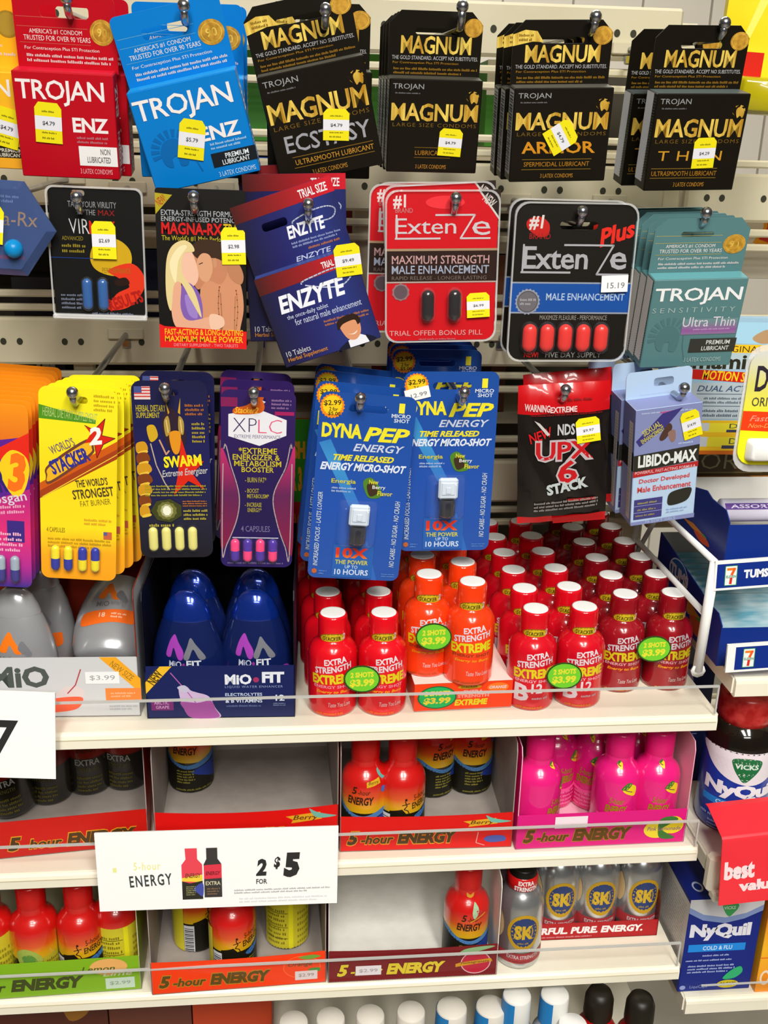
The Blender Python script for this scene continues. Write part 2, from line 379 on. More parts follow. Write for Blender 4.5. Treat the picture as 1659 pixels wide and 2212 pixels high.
# ------------------------------------------------------------------ printed price stickers
PY = M('ecde16', .45)
def sticker(root, w, h, u, v, price, sw=.0165, sh=.0245, rot=0, off=.0009, flip=1, yel=True):
    P = [(-sw/2, -sh/2), (sw/2, -sh/2), (sw/2, sh/2*.72), (sw/2*.7, sh/2), (-sw/2*.7, sh/2), (-sw/2, sh/2*.72)] if yel else [(-sw/2, -sh/2), (sw/2, -sh/2), (sw/2, sh/2), (-sw/2, sh/2)]
    mb = MB(); vv, f = shape(P, [], .0002); mb.add(vv, f, PY if yel else WHITE)
    if yel:
        art(mb, sw, sh, [('r', 0, 34, 100, 68, 'e4e4ec'), ('d', 24, 18, 78, 26, 1, '5c560c'), ('t', price, 28, 46, 74, 58, '44444e', {'b': .02}), ('d', 22, 71, 80, 78, 1, '5c560c'), ('d', 22, 84, 84, 92, 1, '5c560c')], base=3e-5, step=1e-5)
    else:
        art(mb, sw, sh, [('t', price, 22, 42, 88, 78, '77777c', {'b': .01})], base=3e-5)
    o = mb.build('price_sticker', root); a = math.radians(rot)
    o.matrix_local = Matrix.Translation(((u/100-.5)*w, -off, (.5-v/100)*h)) @ Matrix.Rotation(a, 4, 'Y')
    tag(o, ('yellow and white' if yel else 'small white')+' price sticker'); return o

# ------------------------------------------------------------------ hang-tab boxes
def tabbox(name, label, cat, q, Y, pitch, D, TH, base, face, tab, slot=(28, 72, 26, 36), side_r=None, side_l=None, topc=None, tab_r=.008, yaw=0, tabw=1.0, lm=None, tabx=0, chamfer=True):
    m, w, h = quad(q, Y, pitch, yaw); r = empty(name, m); tag(r, label, cat)
    bm = col(base); mb = MB(); mb.box(-w/2, 0, -h/2, w/2, D, h/2, bm, .0006)
    art(mb, w, h, face)
    if side_r: art(mb, D, h, side_r, lambda x, z, o: (w/2+o, D/2+x, z))
    if side_l: art(mb, D, h, side_l, lambda x, z, o: (-w/2-o, D/2-x, z))
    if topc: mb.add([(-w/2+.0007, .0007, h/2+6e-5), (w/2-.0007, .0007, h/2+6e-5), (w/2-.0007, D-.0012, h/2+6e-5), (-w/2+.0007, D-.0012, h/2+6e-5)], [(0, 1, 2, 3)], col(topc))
    mb.build('carton', r)
    tw = w*tabw; x0 = -tw/2+tabx*w; z0 = h/2-.002; z1 = h/2+TH
    P = rrect(x0, z0, x0+tw, z1, tab_r, corners='0011', chamfer=chamfer)
    X = lambda u: x0+u/100*tw
    Z = lambda v: z1-v/100*TH
    mb = MB(); vv, f = shape(P, [rrect(X(slot[0]), Z(slot[3]), X(slot[1]), Z(slot[2]), min(.0022, TH*(slot[3]-slot[2])/230))], .0007)
    mb.add([(x, y+D-.0007, z) for x, y, z in vv], f, bm)
    art(mb, tw, TH, tab, lambda x, z, o: (x+tabx*w, D-.0007-o, z+h/2+TH/2))
    mb.build('hang_tab', r)
    return r, w, h

BARS = [('r', 8, 3, 92, 92, 'c9cbd0')]+[('r', 20, 6+i*3.1, 80, 7.2+i*3.1+(i % 3)*.4, '3c3c40') for i in range(27)]
def trojan_tab(g, c2='d8c8c8'):
    return [('r', 2, 31, 72, 31.8, g), ('r', 2, 44, 72, 44.8, g), ('t', "AMERICA'S #1 CONDOM", 14, 47, 66, 54, 'e4dcd8', {'b': .0}), ('t', 'TRUSTED FOR OVER 90 YEARS', 8, 56, 74, 63, 'e4dcd8', {'b': 0}),
            ('r', 4, 66, 74, 66.8, g), ('t', 'For Contraception Plus STI Protection', 8, 71, 82, 77, 'e4dcd8', {'b': .0}), ('d', 8, 80, 96, 94, 2, 'cfc4c4'), ('e', 86, 48, 12, 18, 'coin'), ('e', 86, 48, 9.5, 14, 'gold'), ('e', 86, 48, 9, 13.4, 'coin'), ('t', '90', 81, 42, 91, 54, 'gold', {'b': .01})]
def helmet(c, u, v, s):
    out = []
    for k in range(9):
        a = math.radians(35+k*19); a2 = a+.2; r0, r1 = s*.62, s
        out.append(('p', [(u+r0*math.cos(a), v-r0*math.sin(a)), (u+r1*math.cos(a), v-r1*math.sin(a)), (u+r1*math.cos(a2), v-r1*math.sin(a2)), (u+r0*math.cos(a2), v-r0*math.sin(a2))], c))
    out.append(('b', [(u-s*.6, v+.05*s), (u-s*.35, v-s*.45), (u+s*.15, v-s*.55), (u+s*.55, v-.1*s), (u+s*.5, v+s*.7), (u+s*.15, v+s*.75), (u+s*.1, v+s*.3), (u-s*.15, v+s*.35), (u-s*.2, v+s*.75), (u-s*.5, v+s*.6)], c))
    out.append(('o', [(u+s*.75, v-.2*s), (u+s*.8, v+s*.5), (u+s, v+s*1.2)], 1.2, c)); return out
TW = 'ece6e6'
ENZ = [('t', 'TROJAN', 3, 7, 90, 31, TW, {'b': .012, 'sp': .94}), ('t', 'ENZ', 56, 41, 92, 55, TW, {'b': .03, 'sp': .95}), ('d', 58, 58, 92, 66, 2, 'b0707a'), ('r', 60, 68, 99, 87, 'eeecec'), ('t', 'NON', 82, 70, 92, 76, '66605e'), ('t', 'LUBRICATED', 68, 78, 92, 84, '66605e'), ('t', '3 LATEX CONDOMS', 60, 90, 93, 95, 'e6a8b0', {'b': 0})]
RED = 'b8061c'
hook(143, -4, .742, 'chrome hook at top left carrying the red non-lubricated boxes')
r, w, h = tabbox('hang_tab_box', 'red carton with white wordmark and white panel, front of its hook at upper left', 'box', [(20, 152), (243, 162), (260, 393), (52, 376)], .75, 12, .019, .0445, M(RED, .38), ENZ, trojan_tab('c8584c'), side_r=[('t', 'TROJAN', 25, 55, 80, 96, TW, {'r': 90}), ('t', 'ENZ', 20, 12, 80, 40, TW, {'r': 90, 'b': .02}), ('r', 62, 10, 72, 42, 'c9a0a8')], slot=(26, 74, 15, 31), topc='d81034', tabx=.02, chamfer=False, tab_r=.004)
sticker(r, w, h, 32, 47, '$4.79', .0175, .026, 3)
stack(r, [(.005, .024, .002, .5, 0)], 'red carton mostly hidden behind the red white-panel carton', 'red hang-tab cartons', ('price_sticker',))
BL = '0079cc'; BD = '0064ae'
hook(397, 12, .738, 'chrome hook carrying the tilted blue boxes')
BLART = helmet(BD, 27, 62, 21)+[('t', 'TROJAN', 2, 9, 92, 35, TW, {'b': .012, 'sp': .94}), ('t', 'ENZ', 54, 46, 92, 60, TW, {'b': .03}), ('d', 60, 62, 96, 70, 2, '9cc4e4'), ('r', 59, 73, 101, 87, '141a22'), ('t', 'PREMIUM', 72, 75, 94, 80, 'dce4ea'), ('t', 'LUBRICANT', 68, 81, 94, 86, 'dce4ea'), ('t', '3 LATEX CONDOMS', 62, 92, 97, 97, 'b8dcf4', {'b': 0})]
r, w, h = tabbox('hang_tab_box', 'bright blue tilted carton with white wordmark, front of its hook', 'box', [(273, 203), (506, 149), (563, 370), (338, 418)], .745, 12, .019, .044, M(BL, .38), BLART, trojan_tab('5aa0cc'), slot=(25, 66, 24, 40), topc='189ce4', side_r=[('t', 'TROJAN', 25, 55, 80, 96, TW, {'r': 90}), ('t', 'ENZ', 20, 12, 80, 40, TW, {'r': 90, 'b': .02})], chamfer=False, tab_r=.004)
sticker(r, w, h, 46, 55, '$5.79', .0175, .026, 20)
stack(r, [(-.004, .024, .003, 13, 0), (-.003, .047, .005, 14, 0)], 'blue carton hanging straighter behind the tilted bright blue carton', 'blue hang-tab cartons', ('price_sticker',))
BK = M('141008', .35)
def mag_face(extra): return [('t', 'TROJAN', 4, 5, 37, 12, 'silv', {'b': .0}), ('d', 6, 13.5, 36, 16, 1, '6c6c70')]+[('p', [(87+4*math.cos(a*.9)+0, 17-3.5*math.sin(a*.9)), (90+7*math.cos(a*.9), 17-6*math.sin(a*.9)), (90+7*math.cos(a*.9+.5), 17-6*math.sin(a*.9+.5))], 'gold') for a in range(5)]+[('b', [(87, 16), (91, 13), (96, 17), (95, 24), (92, 22), (89, 24)], 'gold'), ('t', 'MAGNUM', 3, 25, 97, 44, 'gold', {'b': .022, 'sp': .95}), ('t', 'LARGE SIZE CONDOMS', 5, 46, 96, 50, '7a5a1c', {'b': -.008, 'sp': 1.2})]+extra+[('t', '3 LATEX CONDOMS', 32, 91, 66, 95.5, 'b07c28', {'b': 0})]
def mag_tab(flag=False):
    t = [('e', 90, 24, 10, 14.5, 'coin'), ('e', 90, 24, 8.2, 12, 'gold'), ('e', 90, 24, 7.8, 11.4, 'coin'), ('t', 'MAGNUM', 13, 38, 89, 66, 'gold', {'b': .022, 'sp': .95}), ('t', 'THE GOLD STANDARD. ACCEPT NO SUBSTITUTES.', 4, 69, 97, 75, 'b4b4b8', {'b': 0}), ('t', 'For Contraception Plus STI Protection', 5, 78, 76, 82.5, 'a8781c', {'b': 0}), ('d', 5, 86, 97, 99, 2, '8a6418')]
    if flag: t = [('p', [(0, 22), (12, 15), (24, 17), (31, 34), (20, 33), (0, 40)], 'gold'), ('d', 5, 20, 22, 34, 2, '7a5810', 2)]+t
    return t
GL = [('r', 28, 72, 72, 72.6, '7a5a1c'), ('r', 28, 84, 72, 84.6, '7a5a1c')]
hook(703, 20, .738, 'chrome hook carrying the tilted black boxes with the grey word')
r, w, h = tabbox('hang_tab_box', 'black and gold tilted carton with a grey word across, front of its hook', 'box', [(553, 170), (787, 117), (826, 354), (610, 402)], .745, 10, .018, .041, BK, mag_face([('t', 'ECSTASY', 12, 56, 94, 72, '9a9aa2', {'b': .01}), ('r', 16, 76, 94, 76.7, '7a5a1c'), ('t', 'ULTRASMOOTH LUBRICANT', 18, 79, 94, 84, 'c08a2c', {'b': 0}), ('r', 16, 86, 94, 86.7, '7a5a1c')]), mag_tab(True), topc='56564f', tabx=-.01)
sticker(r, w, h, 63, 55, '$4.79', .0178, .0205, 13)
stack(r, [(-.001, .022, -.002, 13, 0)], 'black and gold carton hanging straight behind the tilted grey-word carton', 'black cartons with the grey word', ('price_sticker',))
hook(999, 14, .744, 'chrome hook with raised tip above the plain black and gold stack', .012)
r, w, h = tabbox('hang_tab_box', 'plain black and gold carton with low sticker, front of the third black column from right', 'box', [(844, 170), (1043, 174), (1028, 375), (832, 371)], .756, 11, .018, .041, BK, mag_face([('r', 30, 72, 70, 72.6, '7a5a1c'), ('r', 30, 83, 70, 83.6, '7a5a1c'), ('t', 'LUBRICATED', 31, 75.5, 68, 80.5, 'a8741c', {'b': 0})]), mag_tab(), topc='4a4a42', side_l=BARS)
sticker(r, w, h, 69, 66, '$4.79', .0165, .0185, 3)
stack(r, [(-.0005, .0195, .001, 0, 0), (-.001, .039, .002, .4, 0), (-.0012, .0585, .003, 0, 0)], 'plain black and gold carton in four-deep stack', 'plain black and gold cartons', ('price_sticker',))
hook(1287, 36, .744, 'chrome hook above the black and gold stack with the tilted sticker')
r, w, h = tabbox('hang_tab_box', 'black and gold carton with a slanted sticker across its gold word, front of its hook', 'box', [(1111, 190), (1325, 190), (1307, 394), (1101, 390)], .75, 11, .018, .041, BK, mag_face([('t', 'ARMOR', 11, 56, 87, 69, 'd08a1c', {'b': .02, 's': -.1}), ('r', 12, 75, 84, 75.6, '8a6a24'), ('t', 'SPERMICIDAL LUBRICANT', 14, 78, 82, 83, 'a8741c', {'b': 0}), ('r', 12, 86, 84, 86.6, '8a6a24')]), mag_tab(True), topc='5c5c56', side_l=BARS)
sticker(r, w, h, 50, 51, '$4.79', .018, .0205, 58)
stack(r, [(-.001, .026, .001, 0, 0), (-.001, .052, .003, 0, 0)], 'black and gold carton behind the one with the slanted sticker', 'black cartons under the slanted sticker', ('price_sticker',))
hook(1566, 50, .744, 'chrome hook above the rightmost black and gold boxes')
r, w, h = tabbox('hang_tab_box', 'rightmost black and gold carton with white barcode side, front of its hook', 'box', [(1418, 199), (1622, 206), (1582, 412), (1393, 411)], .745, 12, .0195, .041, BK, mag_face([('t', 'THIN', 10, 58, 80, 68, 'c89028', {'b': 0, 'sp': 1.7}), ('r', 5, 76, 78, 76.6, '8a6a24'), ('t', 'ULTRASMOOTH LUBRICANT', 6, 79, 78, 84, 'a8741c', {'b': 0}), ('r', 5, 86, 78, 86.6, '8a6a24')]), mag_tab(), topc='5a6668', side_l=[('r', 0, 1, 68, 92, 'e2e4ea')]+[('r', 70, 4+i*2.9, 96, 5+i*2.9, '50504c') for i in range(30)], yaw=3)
sticker(r, w, h, 60, 60, '$4.29', .0165, .021, -2)
stack(r, [(-.002, .046, .002, 0, 0)], 'black and gold carton with pale barcode side further back', 'rightmost black cartons', ('price_sticker',))
OR = MG(-.045, .1, [(0, 'f0a428'), (.45, 'f4b81c'), (.75, 'fcae10'), (1, 'f39a12')], .4)
hook(-60, -2, .742, 'chrome hook at the very left carrying the amber box')
r, w, h = tabbox('hang_tab_box', 'amber orange carton cut off by the left edge of the photo', 'box', [(-172, 150), (32, 152), (58, 372), (-140, 352)], .76, 12, .019, .052, OR, [('t', 'TROJAN', 3, 7, 92, 30, TW, {'b': .012}), ('r', 58, 76, 101, 88, '2a2418'), ('t', 'PREMIUM', 72, 78, 98, 82, 'dcd4c4'), ('t', 'LUBRICANT', 70, 83, 98, 87, 'dcd4c4')], trojan_tab('e8c070')[:-4]+[('e', 90, 48, 13, 16, '9a7c24'), ('e', 90, 48, 11, 13.5, 'a88a30')], chamfer=False, tab_r=.004)
sticker(r, w, h, 84, 56, '$4.79', .018, .026, 14)

# ------------------------------------------------------------------ blister cards and sachets
def card(name, label, cat, q, Y, pitch, base, items, slot=None, r=.006, th=.0008, yaw=0, corners='1111', part='printed_card', holes=None, clear=0, chamfer=False):
    m, w, h = quad(q, Y, pitch, yaw); e = empty(name, m); tag(e, label, cat)
    X = lambda u: (u/100-.5)*w
    Z = lambda v: (.5-v/100)*h
    hs = []
    if slot: hs = [rrect(X(slot[0]), Z(slot[3]), X(slot[1]), Z(slot[2]), min((slot[3]-slot[2])/200*h*.98, .004))]
    c = clear
    mb = MB(); vv, f = shape(rrect(-w/2+c, -h/2+c, w/2-c, h/2-c, max(r-c, .001), corners=corners, chamfer=chamfer), hs, th); mb.add(vv, f, col(base)); art(mb, w, h, items); mb.build(part, e)
    if c:
        mb = MB(); O = rrect(-w/2, -h/2, w/2, h/2, r, corners=corners); vv, f = shape(O, hs, .0005); mb.add([(x, y-.0016, z) for x, y, z in vv], f, CLEAR)
        n = len(O); I = [(x*(1-.0012/(w/2)), z*(1-.0012/(h/2))) for x, z in O]
        mb.add([(x, -.0017, z) for x, z in O]+[(x, -.0017, z) for x, z in I]+[(x, .001, z) for x, z in O], [(k, (k+1) % n, n+(k+1) % n, n+k) for k in range(n)]+[(k, 2*n+k, 2*n+(k+1) % n, (k+1) % n) for k in range(n)], MC('clear_rim', 'e6e6e6', .45, .15)); mb.build('clear_shell', e)
    return e, w, h
def pills(e, w, h, us, v0, v1, rr, mats, label=None, split=.5, bub=True, y=-.003):
    for i, u in enumerate(us):
        mm = mats[i % len(mats)]; mb = MB(); x = (u/100-.5)*w; z0, z1 = (.5-v1/100)*h, (.5-v0/100)*h
        mb.capsule(x, y, z0, z1, rr, mm, .8, split); o = mb.build('capsule', e)
        if bub:
            mb = MB(); k = rr*1.25; prof = []
            mb.capsule(x, y*.9, z0-rr*.35, z1+rr*.35, k, (CLEAR2, CLEAR2), 1.0); mb.build('blister_bubble', e)
def bubble(e, u0, v0, u1, v1, w, h, d, mat=None, name='blister', y0=0):
    x0, x1 = (u0/100-.5)*w, (u1/100-.5)*w; z0, z1 = (.5-v1/100)*h, (.5-v0/100)*h; mb = MB(); b = min(d*.5, .003)
    O = rrect(x0, z0, x1, z1, .003, 3); I = rrect(x0+b, z0+b, x1-b, z1-b, .0025, 3); n = len(O)
    mb.add([(x, y0-.0003, z) for x, z in O]+[(x, y0-d*.8, z) for x, z in [(p[0]*.5+q[0]*.5, p[1]*.5+q[1]*.5) for p, q in zip(O, I)]]+[(x, y0-d, z) for x, z in I], [(k, (k+1) % n, n+(k+1) % n, n+k) for k in range(n)]+[(n+k, n+(k+1) % n, 2*n+(k+1) % n, 2*n+k) for k in range(n)]+[tuple(range(2*n, 3*n))], mat or CLEAR2, True); return mb.build(name, e)
# row two
hook(-20, 400, .71, 'chrome hook at left edge carrying the blue six-sided pack')
m, w, h = quad([(-132, 386), (122, 390), (122, 594), (-132, 590)], .722); e = empty('six_sided_pack', m); tag(e, 'blue six-sided clear pack with one round blue pill, cut by the left edge', 'blister pack')
hexa = [(-w/2, 0), (-w/4.2, -h/2), (w/4.2, -h/2), (w/2, 0), (w/4.2, h/2), (-w/4.2, h/2)]; mb = MB(); vv, f = shape(hexa, [], .001); mb.add(vv, f, M('2c3c66', .4))
art(mb, w, h, [('t', 'Magna-Rx', 20, 32, 84, 52, 'b88c1c', {'b': 0, 's': .1}), ('r', 30, 79, 72, 83, '7c2030'), ('d', 40, 14, 70, 24, 2, '7a8cb8')]); mb.build('printed_card', e)
mb = MB(); n = 6; I = [(x*.86, z*.84) for x, z in hexa]; mb.add([(x, -.0005, z) for x, z in hexa]+[(x, -.007, z) for x, z in I], [(k, (k+1) % n, n+(k+1) % n, n+k) for k in range(n)]+[tuple(range(n, 2*n))], MC('blue_clear', '5a74b0', .3)); mb.build('clear_shell', e)
mb = MB(); mb.ball((.055*0+.245*w*.62, -.0085, -.2*h), .0062, M('0a86c8', .3)); mb.build('round_pill', e)
sticker(e, w, h, 47, 46, '$2.99', .016, .024, 5, .0085)

hook(165, 425, .718, 'chrome hook through the black card with two blue capsules')
e, w, h = card('blister_card', 'black blister card with two blue capsules and a red and yellow printed swirl', 'blister pack', [(103, 404), (311, 402), (316, 690), (111, 688)], .732, 2, '0d0d0c', [('t', 'TAKE YOUR VIRILITY', 22, 11, 72, 15.5, '8c8c90', {'b': 0}), ('t', 'TO THE', 30, 17, 50, 21, '8c8c90', {'b': 0}), ('t', 'MAX', 53, 17, 70, 21, '8c1a18', {'b': 0}), ('t', 'VIR', 22, 24, 43, 35, 'd2d2d6', {'b': -.01, 's': -.05}), ('t', 'MAX', 43, 25, 70, 35, 'd02018', {'b': .01}),
  ('b', [(42, 52), (50, 40), (70, 38), (84, 46), (84, 58), (68, 66), (48, 62)], 'c8a018'), ('b', [(60, 62), (84, 56), (97, 64), (97, 76), (80, 90), (58, 92), (68, 80), (82, 74), (72, 68)], 'd83418'), ('b', [(66, 70), (78, 67), (82, 72), (70, 74)], '26100a'), ('t', 'PERFORMANCE', 54, 60, 84, 64, '8c6a10', {'b': 0}), ('t', 'RESULTS', 58, 80, 96, 90, 'a81810', {'b': .04, 'r': 18}),
  ('t', 'ADVANCED', 14, 37, 36, 40, '8a7a20', {'b': 0}), ('d', 12, 42, 40, 50, 2, '8a7a20'), ('r', 0, 53, 50, 53.5, '1a3a8c'), ('d', 8, 80, 36, 93, 4, '6c7488'), ('d', 40, 94, 92, 97, 1, '6c7488')], slot=(26, 40, 3, 7.5), r=.005, clear=.0015)
pills(e, w, h, (38, 54.5), 68, 92, .0034, [(M('2a5a9c', .25, 0, .5),)*2], y=-.0035)
mb = MB(); mb.box(-w/2, -.004, -h/2, w/2, .002, -h/2+.0035, MC('clear_rim2', 'f0f0f0', .55, .15), .0008); mb.build('clear_base', e)
sticker(e, w, h, 58, 39, '$2.69', .016, .025, 0, .0022)

hook(418, 425, .718, 'chrome hook through the black sachet with the printed couple')
SK1, SK2 = 'd9a184', 'c98a66'
e, w, h = card('printed_sachet', 'black sachet with red foot, printed with a blonde woman embracing a bare-backed man', 'sachet', [(335, 407), (532, 410), (531, 754), (345, 750)], .732, 0, '0e0b08', [('p', [(0, 3), (19, 4), (0, 16)], 'a89a1c'), ('t', 'NEW!', 1, 5, 12, 10, 'a83018', {'r': 38}),
  ('t', 'EXTRA-STRENGTH FORMULA', 6, 13, 94, 16.5, '9ea2a8', {'b': .01}), ('t', 'ENERGY-INFUSED POTENCY!', 6, 17, 94, 20, '9ea2a8', {'b': .01}), ('t', 'MAGNA-RX', 6, 20.5, 74, 28, 'c81818', {'b': .03}), ('t', 'TRA+', 75, 20.5, 96, 27, 'c8a81c', {'b': .02}), ('t', "The World's #1 Male Performance", 6, 28.5, 90, 32, 'b8a820', {'b': 0}),
  ('b', [(47, 48), (60, 42), (74, 46), (92, 56), (97, 72), (93, 86), (88, 97), (52, 97), (46, 78), (48, 60)], SK2), ('o', [(70, 60), (68, 74), (72, 90)], 1.4, 'a86c4c', 1), ('o', [(88, 62), (90, 76), (86, 92)], 1.4, 'b07450', 1), ('b', [(40, 38), (50, 35), (66, 34), (78, 38), (80, 48), (72, 58), (56, 56), (46, 62), (40, 56)], 'bc7d5c'), ('b', [(38, 36), (48, 31), (66, 31), (78, 36), (78, 44), (66, 42), (52, 42), (44, 42)], '3a2418'), ('b', [(46, 42), (52, 39), (60, 41), (62, 50), (56, 57), (48, 55), (44, 48)], 'cf9874'), ('b', [(63, 43), (66, 42), (67, 46), (64, 48)], 'c08a68'), ('o', [(47, 46), (51, 45)], 1, '3a2418'), ('b', [(78, 44), (90, 44), (97, 52), (94, 58), (82, 54)], 'b47a58'),
  ('b', [(24, 36), (36, 36), (43, 44), (46, 54), (40, 60), (30, 60), (22, 50)], 'e2b49c'), ('b', [(28, 58), (44, 62), (50, 74), (48, 92), (50, 97), (24, 97), (24, 78)], '7a58a8'), ('b', [(30, 66), (40, 68), (44, 80), (34, 78)], '9478c0'), ('b', [(16, 56), (26, 58), (25, 74), (34, 82), (62, 79), (70, 84), (58, 90), (26, 89), (15, 80)], SK1), ('b', [(58, 78), (72, 79), (74, 85), (60, 88)], 'e2b8a0'),
  ('b', [(10, 46), (16, 36), (28, 31.5), (38, 33), (42, 38), (30, 40), (28, 52), (40, 62), (46, 72), (48, 80), (36, 68), (26, 58), (18, 60), (14, 76), (9, 66)], 'd8c48c'), ('b', [(14, 46), (24, 36), (34, 35), (24, 44), (20, 58)], 'e6d8ac'),
  ('p', [(0, 84.5), (6, 86), (100, 88.5), (100, 100), (0, 100)], 'd81818'), ('t', 'FAST-ACTING & LONG-LASTING', 6, 87.5, 96, 91.5, 'e8b41c', {'b': .015}), ('t', 'MAXIMUM MALE POWER', 6, 92, 96, 96, 'e8b41c', {'b': .015}), ('t', 'DIETARY SUPPLEMENT - TWO TABLETS', 16, 97, 90, 99, 'd89098', {'b': 0})], slot=None, r=.002, th=.003, part='printed_sachet_body')
sticker(e, w, h, 86, 34, '$2.98', .0165, .025, -2, .0011)

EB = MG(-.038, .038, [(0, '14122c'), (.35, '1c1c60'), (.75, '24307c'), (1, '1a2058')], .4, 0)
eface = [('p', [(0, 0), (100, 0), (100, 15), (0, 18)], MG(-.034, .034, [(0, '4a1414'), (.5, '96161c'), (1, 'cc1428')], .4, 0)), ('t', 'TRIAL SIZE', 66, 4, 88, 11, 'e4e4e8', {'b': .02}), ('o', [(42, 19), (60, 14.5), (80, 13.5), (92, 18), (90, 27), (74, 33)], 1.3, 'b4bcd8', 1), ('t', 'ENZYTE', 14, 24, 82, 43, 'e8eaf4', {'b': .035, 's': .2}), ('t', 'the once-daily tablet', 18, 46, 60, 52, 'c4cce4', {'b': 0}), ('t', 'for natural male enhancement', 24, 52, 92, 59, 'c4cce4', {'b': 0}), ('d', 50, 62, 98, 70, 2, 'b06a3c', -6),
  ('b', [(58, 100), (64, 94), (76, 90), (88, 92), (94, 100)], '16182c'), ('p', [(68, 100), (68, 92), (80, 88), (86, 92), (88, 100)], 'e8e8f2'), ('b', [(64, 74), (68, 70), (78, 69), (84, 74), (83, 86), (76, 93), (68, 89)], 'd8946c'), ('b', [(62, 78), (63, 69), (72, 65), (82, 66), (86, 74), (82, 78), (80, 72), (68, 73)], '2c1c14'), ('b', [(70, 85), (76, 87), (80, 84), (75, 86)], 'f0e4e0'), ('t', '10 Tablets', 5, 83, 30, 89, 'c8c8d0', {'b': .0}), ('t', 'Herbal Supplement', 5, 90, 46, 96, 'c8802c', {'b': .01})]
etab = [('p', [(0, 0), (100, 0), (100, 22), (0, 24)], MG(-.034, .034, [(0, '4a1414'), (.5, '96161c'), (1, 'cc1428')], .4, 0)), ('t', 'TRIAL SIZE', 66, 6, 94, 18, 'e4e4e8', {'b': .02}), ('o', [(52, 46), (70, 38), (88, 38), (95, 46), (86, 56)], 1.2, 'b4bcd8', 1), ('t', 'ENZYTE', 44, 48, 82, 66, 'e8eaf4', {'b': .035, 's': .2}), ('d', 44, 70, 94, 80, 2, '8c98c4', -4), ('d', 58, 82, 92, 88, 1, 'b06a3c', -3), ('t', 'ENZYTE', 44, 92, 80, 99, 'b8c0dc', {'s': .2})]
hook(666, 441, .72, 'chrome hook carrying the tilted navy tablet boxes')
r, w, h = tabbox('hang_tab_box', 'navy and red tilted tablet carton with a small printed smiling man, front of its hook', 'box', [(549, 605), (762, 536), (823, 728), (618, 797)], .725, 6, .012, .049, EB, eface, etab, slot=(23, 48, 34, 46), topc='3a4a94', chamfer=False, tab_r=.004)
sticker(r, w, h, 88, 13, '$9.49', .018, .022, 10)
for o in [c for c in r.children if c.name.startswith('price')]: o.location.x = .42*w; o.location.z = .40*h
stack(r, [(-.014, .02, .007, 17, 0), (-.015, .036, .013, 15, 0)], 'navy red tablet carton behind the tilted one', 'navy tablet cartons', ('price_sticker',))

hook(985, 428, .722, 'chrome hook carrying the red two-capsule cards')
SL = M('c4bcc0', .3)
xred = [('p', [(82, 0), (100, 0), (100, 18)], '2a1c18'), ('t', 'NEW', 85, 4, 96, 10, 'c8c0bc', {'r': -42}), ('p', [(80, -.0), (82, 0), (100, 18), (100, 20)], 'c8c0bc'), ('t', '#1', 7, 3, 18, 12, 'd8c8c8', {'b': .03}), ('t', 'BRAND', 9, 11.5, 24, 14.5, 'b87878', {'b': 0}), ('e', 52, 8, 17, 4.2, 'e03038'), ('t', 'Exten', 9, 18, 62, 28, SL, {'b': .0, 'sp': .95}), ('t', 'e', 76, 20, 92, 29, SL, {'b': 0}), ('o', [(44, 16), (78, 16), (66, 31), (92, 31)], 1.5, SL), ('o', [(9, 31), (48, 31)], 1.5, SL), ('o', [(10, 16), (10, 31)], 1.5, SL), ('r', 0, 37.5, 100, 39, 'a08468'), ('r', 0, 39, 100, 59, '2a1712'), ('t', 'MAXIMUM STRENGTH', 6, 42, 92, 47.5, 'b89090', {'b': .01}), ('t', 'MALE ENHANCEMENT', 6, 48.5, 92, 54, '98a0b4', {'b': .01}), ('t', 'RAPID RELEASE - LONGER LASTING', 6, 55.5, 90, 58, '6c6058', {'b': 0}), ('r', 0, 59, 100, 60, 'b09890'), ('e', 14, 66, 8, 6, '8c6c70', 10), ('e', 14, 66, 6, 4.6, '5c4c54'), ('t', 'TRIAL OFFER BONUS PILL', 4, 92, 88, 95.5, 'd89898', {'b': 0}), ('d', 30, 97, 66, 99, 1, 'b86870')]
e, w, h = card('blister_card', 'red blister card with two dark capsules and chrome lettering, front of its hook', 'blister pack', [(835, 410), (1076, 409), (1075, 738), (828, 738)], .73, 1, 'c40d1a', xred, slot=(37, 65, 6, 10.5), r=.0085, clear=.0012)
pills(e, w, h, (37.5, 61.5), 64, 85, .0046, [(M('1c1412', .2, 0, 1),)*2], y=-.0045)
sticker(e, w, h, 83, 75, '$6.99', .0165, .0175, -3, .0025)
stack(e, [(.001, .013, .004, -2.5, 0), (-.0105, .026, .002, 2, 0), (-.003, .039, .004, 0, 0)], 'red blister card fanned behind the chrome-lettered red one', 'red two-capsule blister cards', ('price_sticker', 'capsule', 'blister_bubble'))

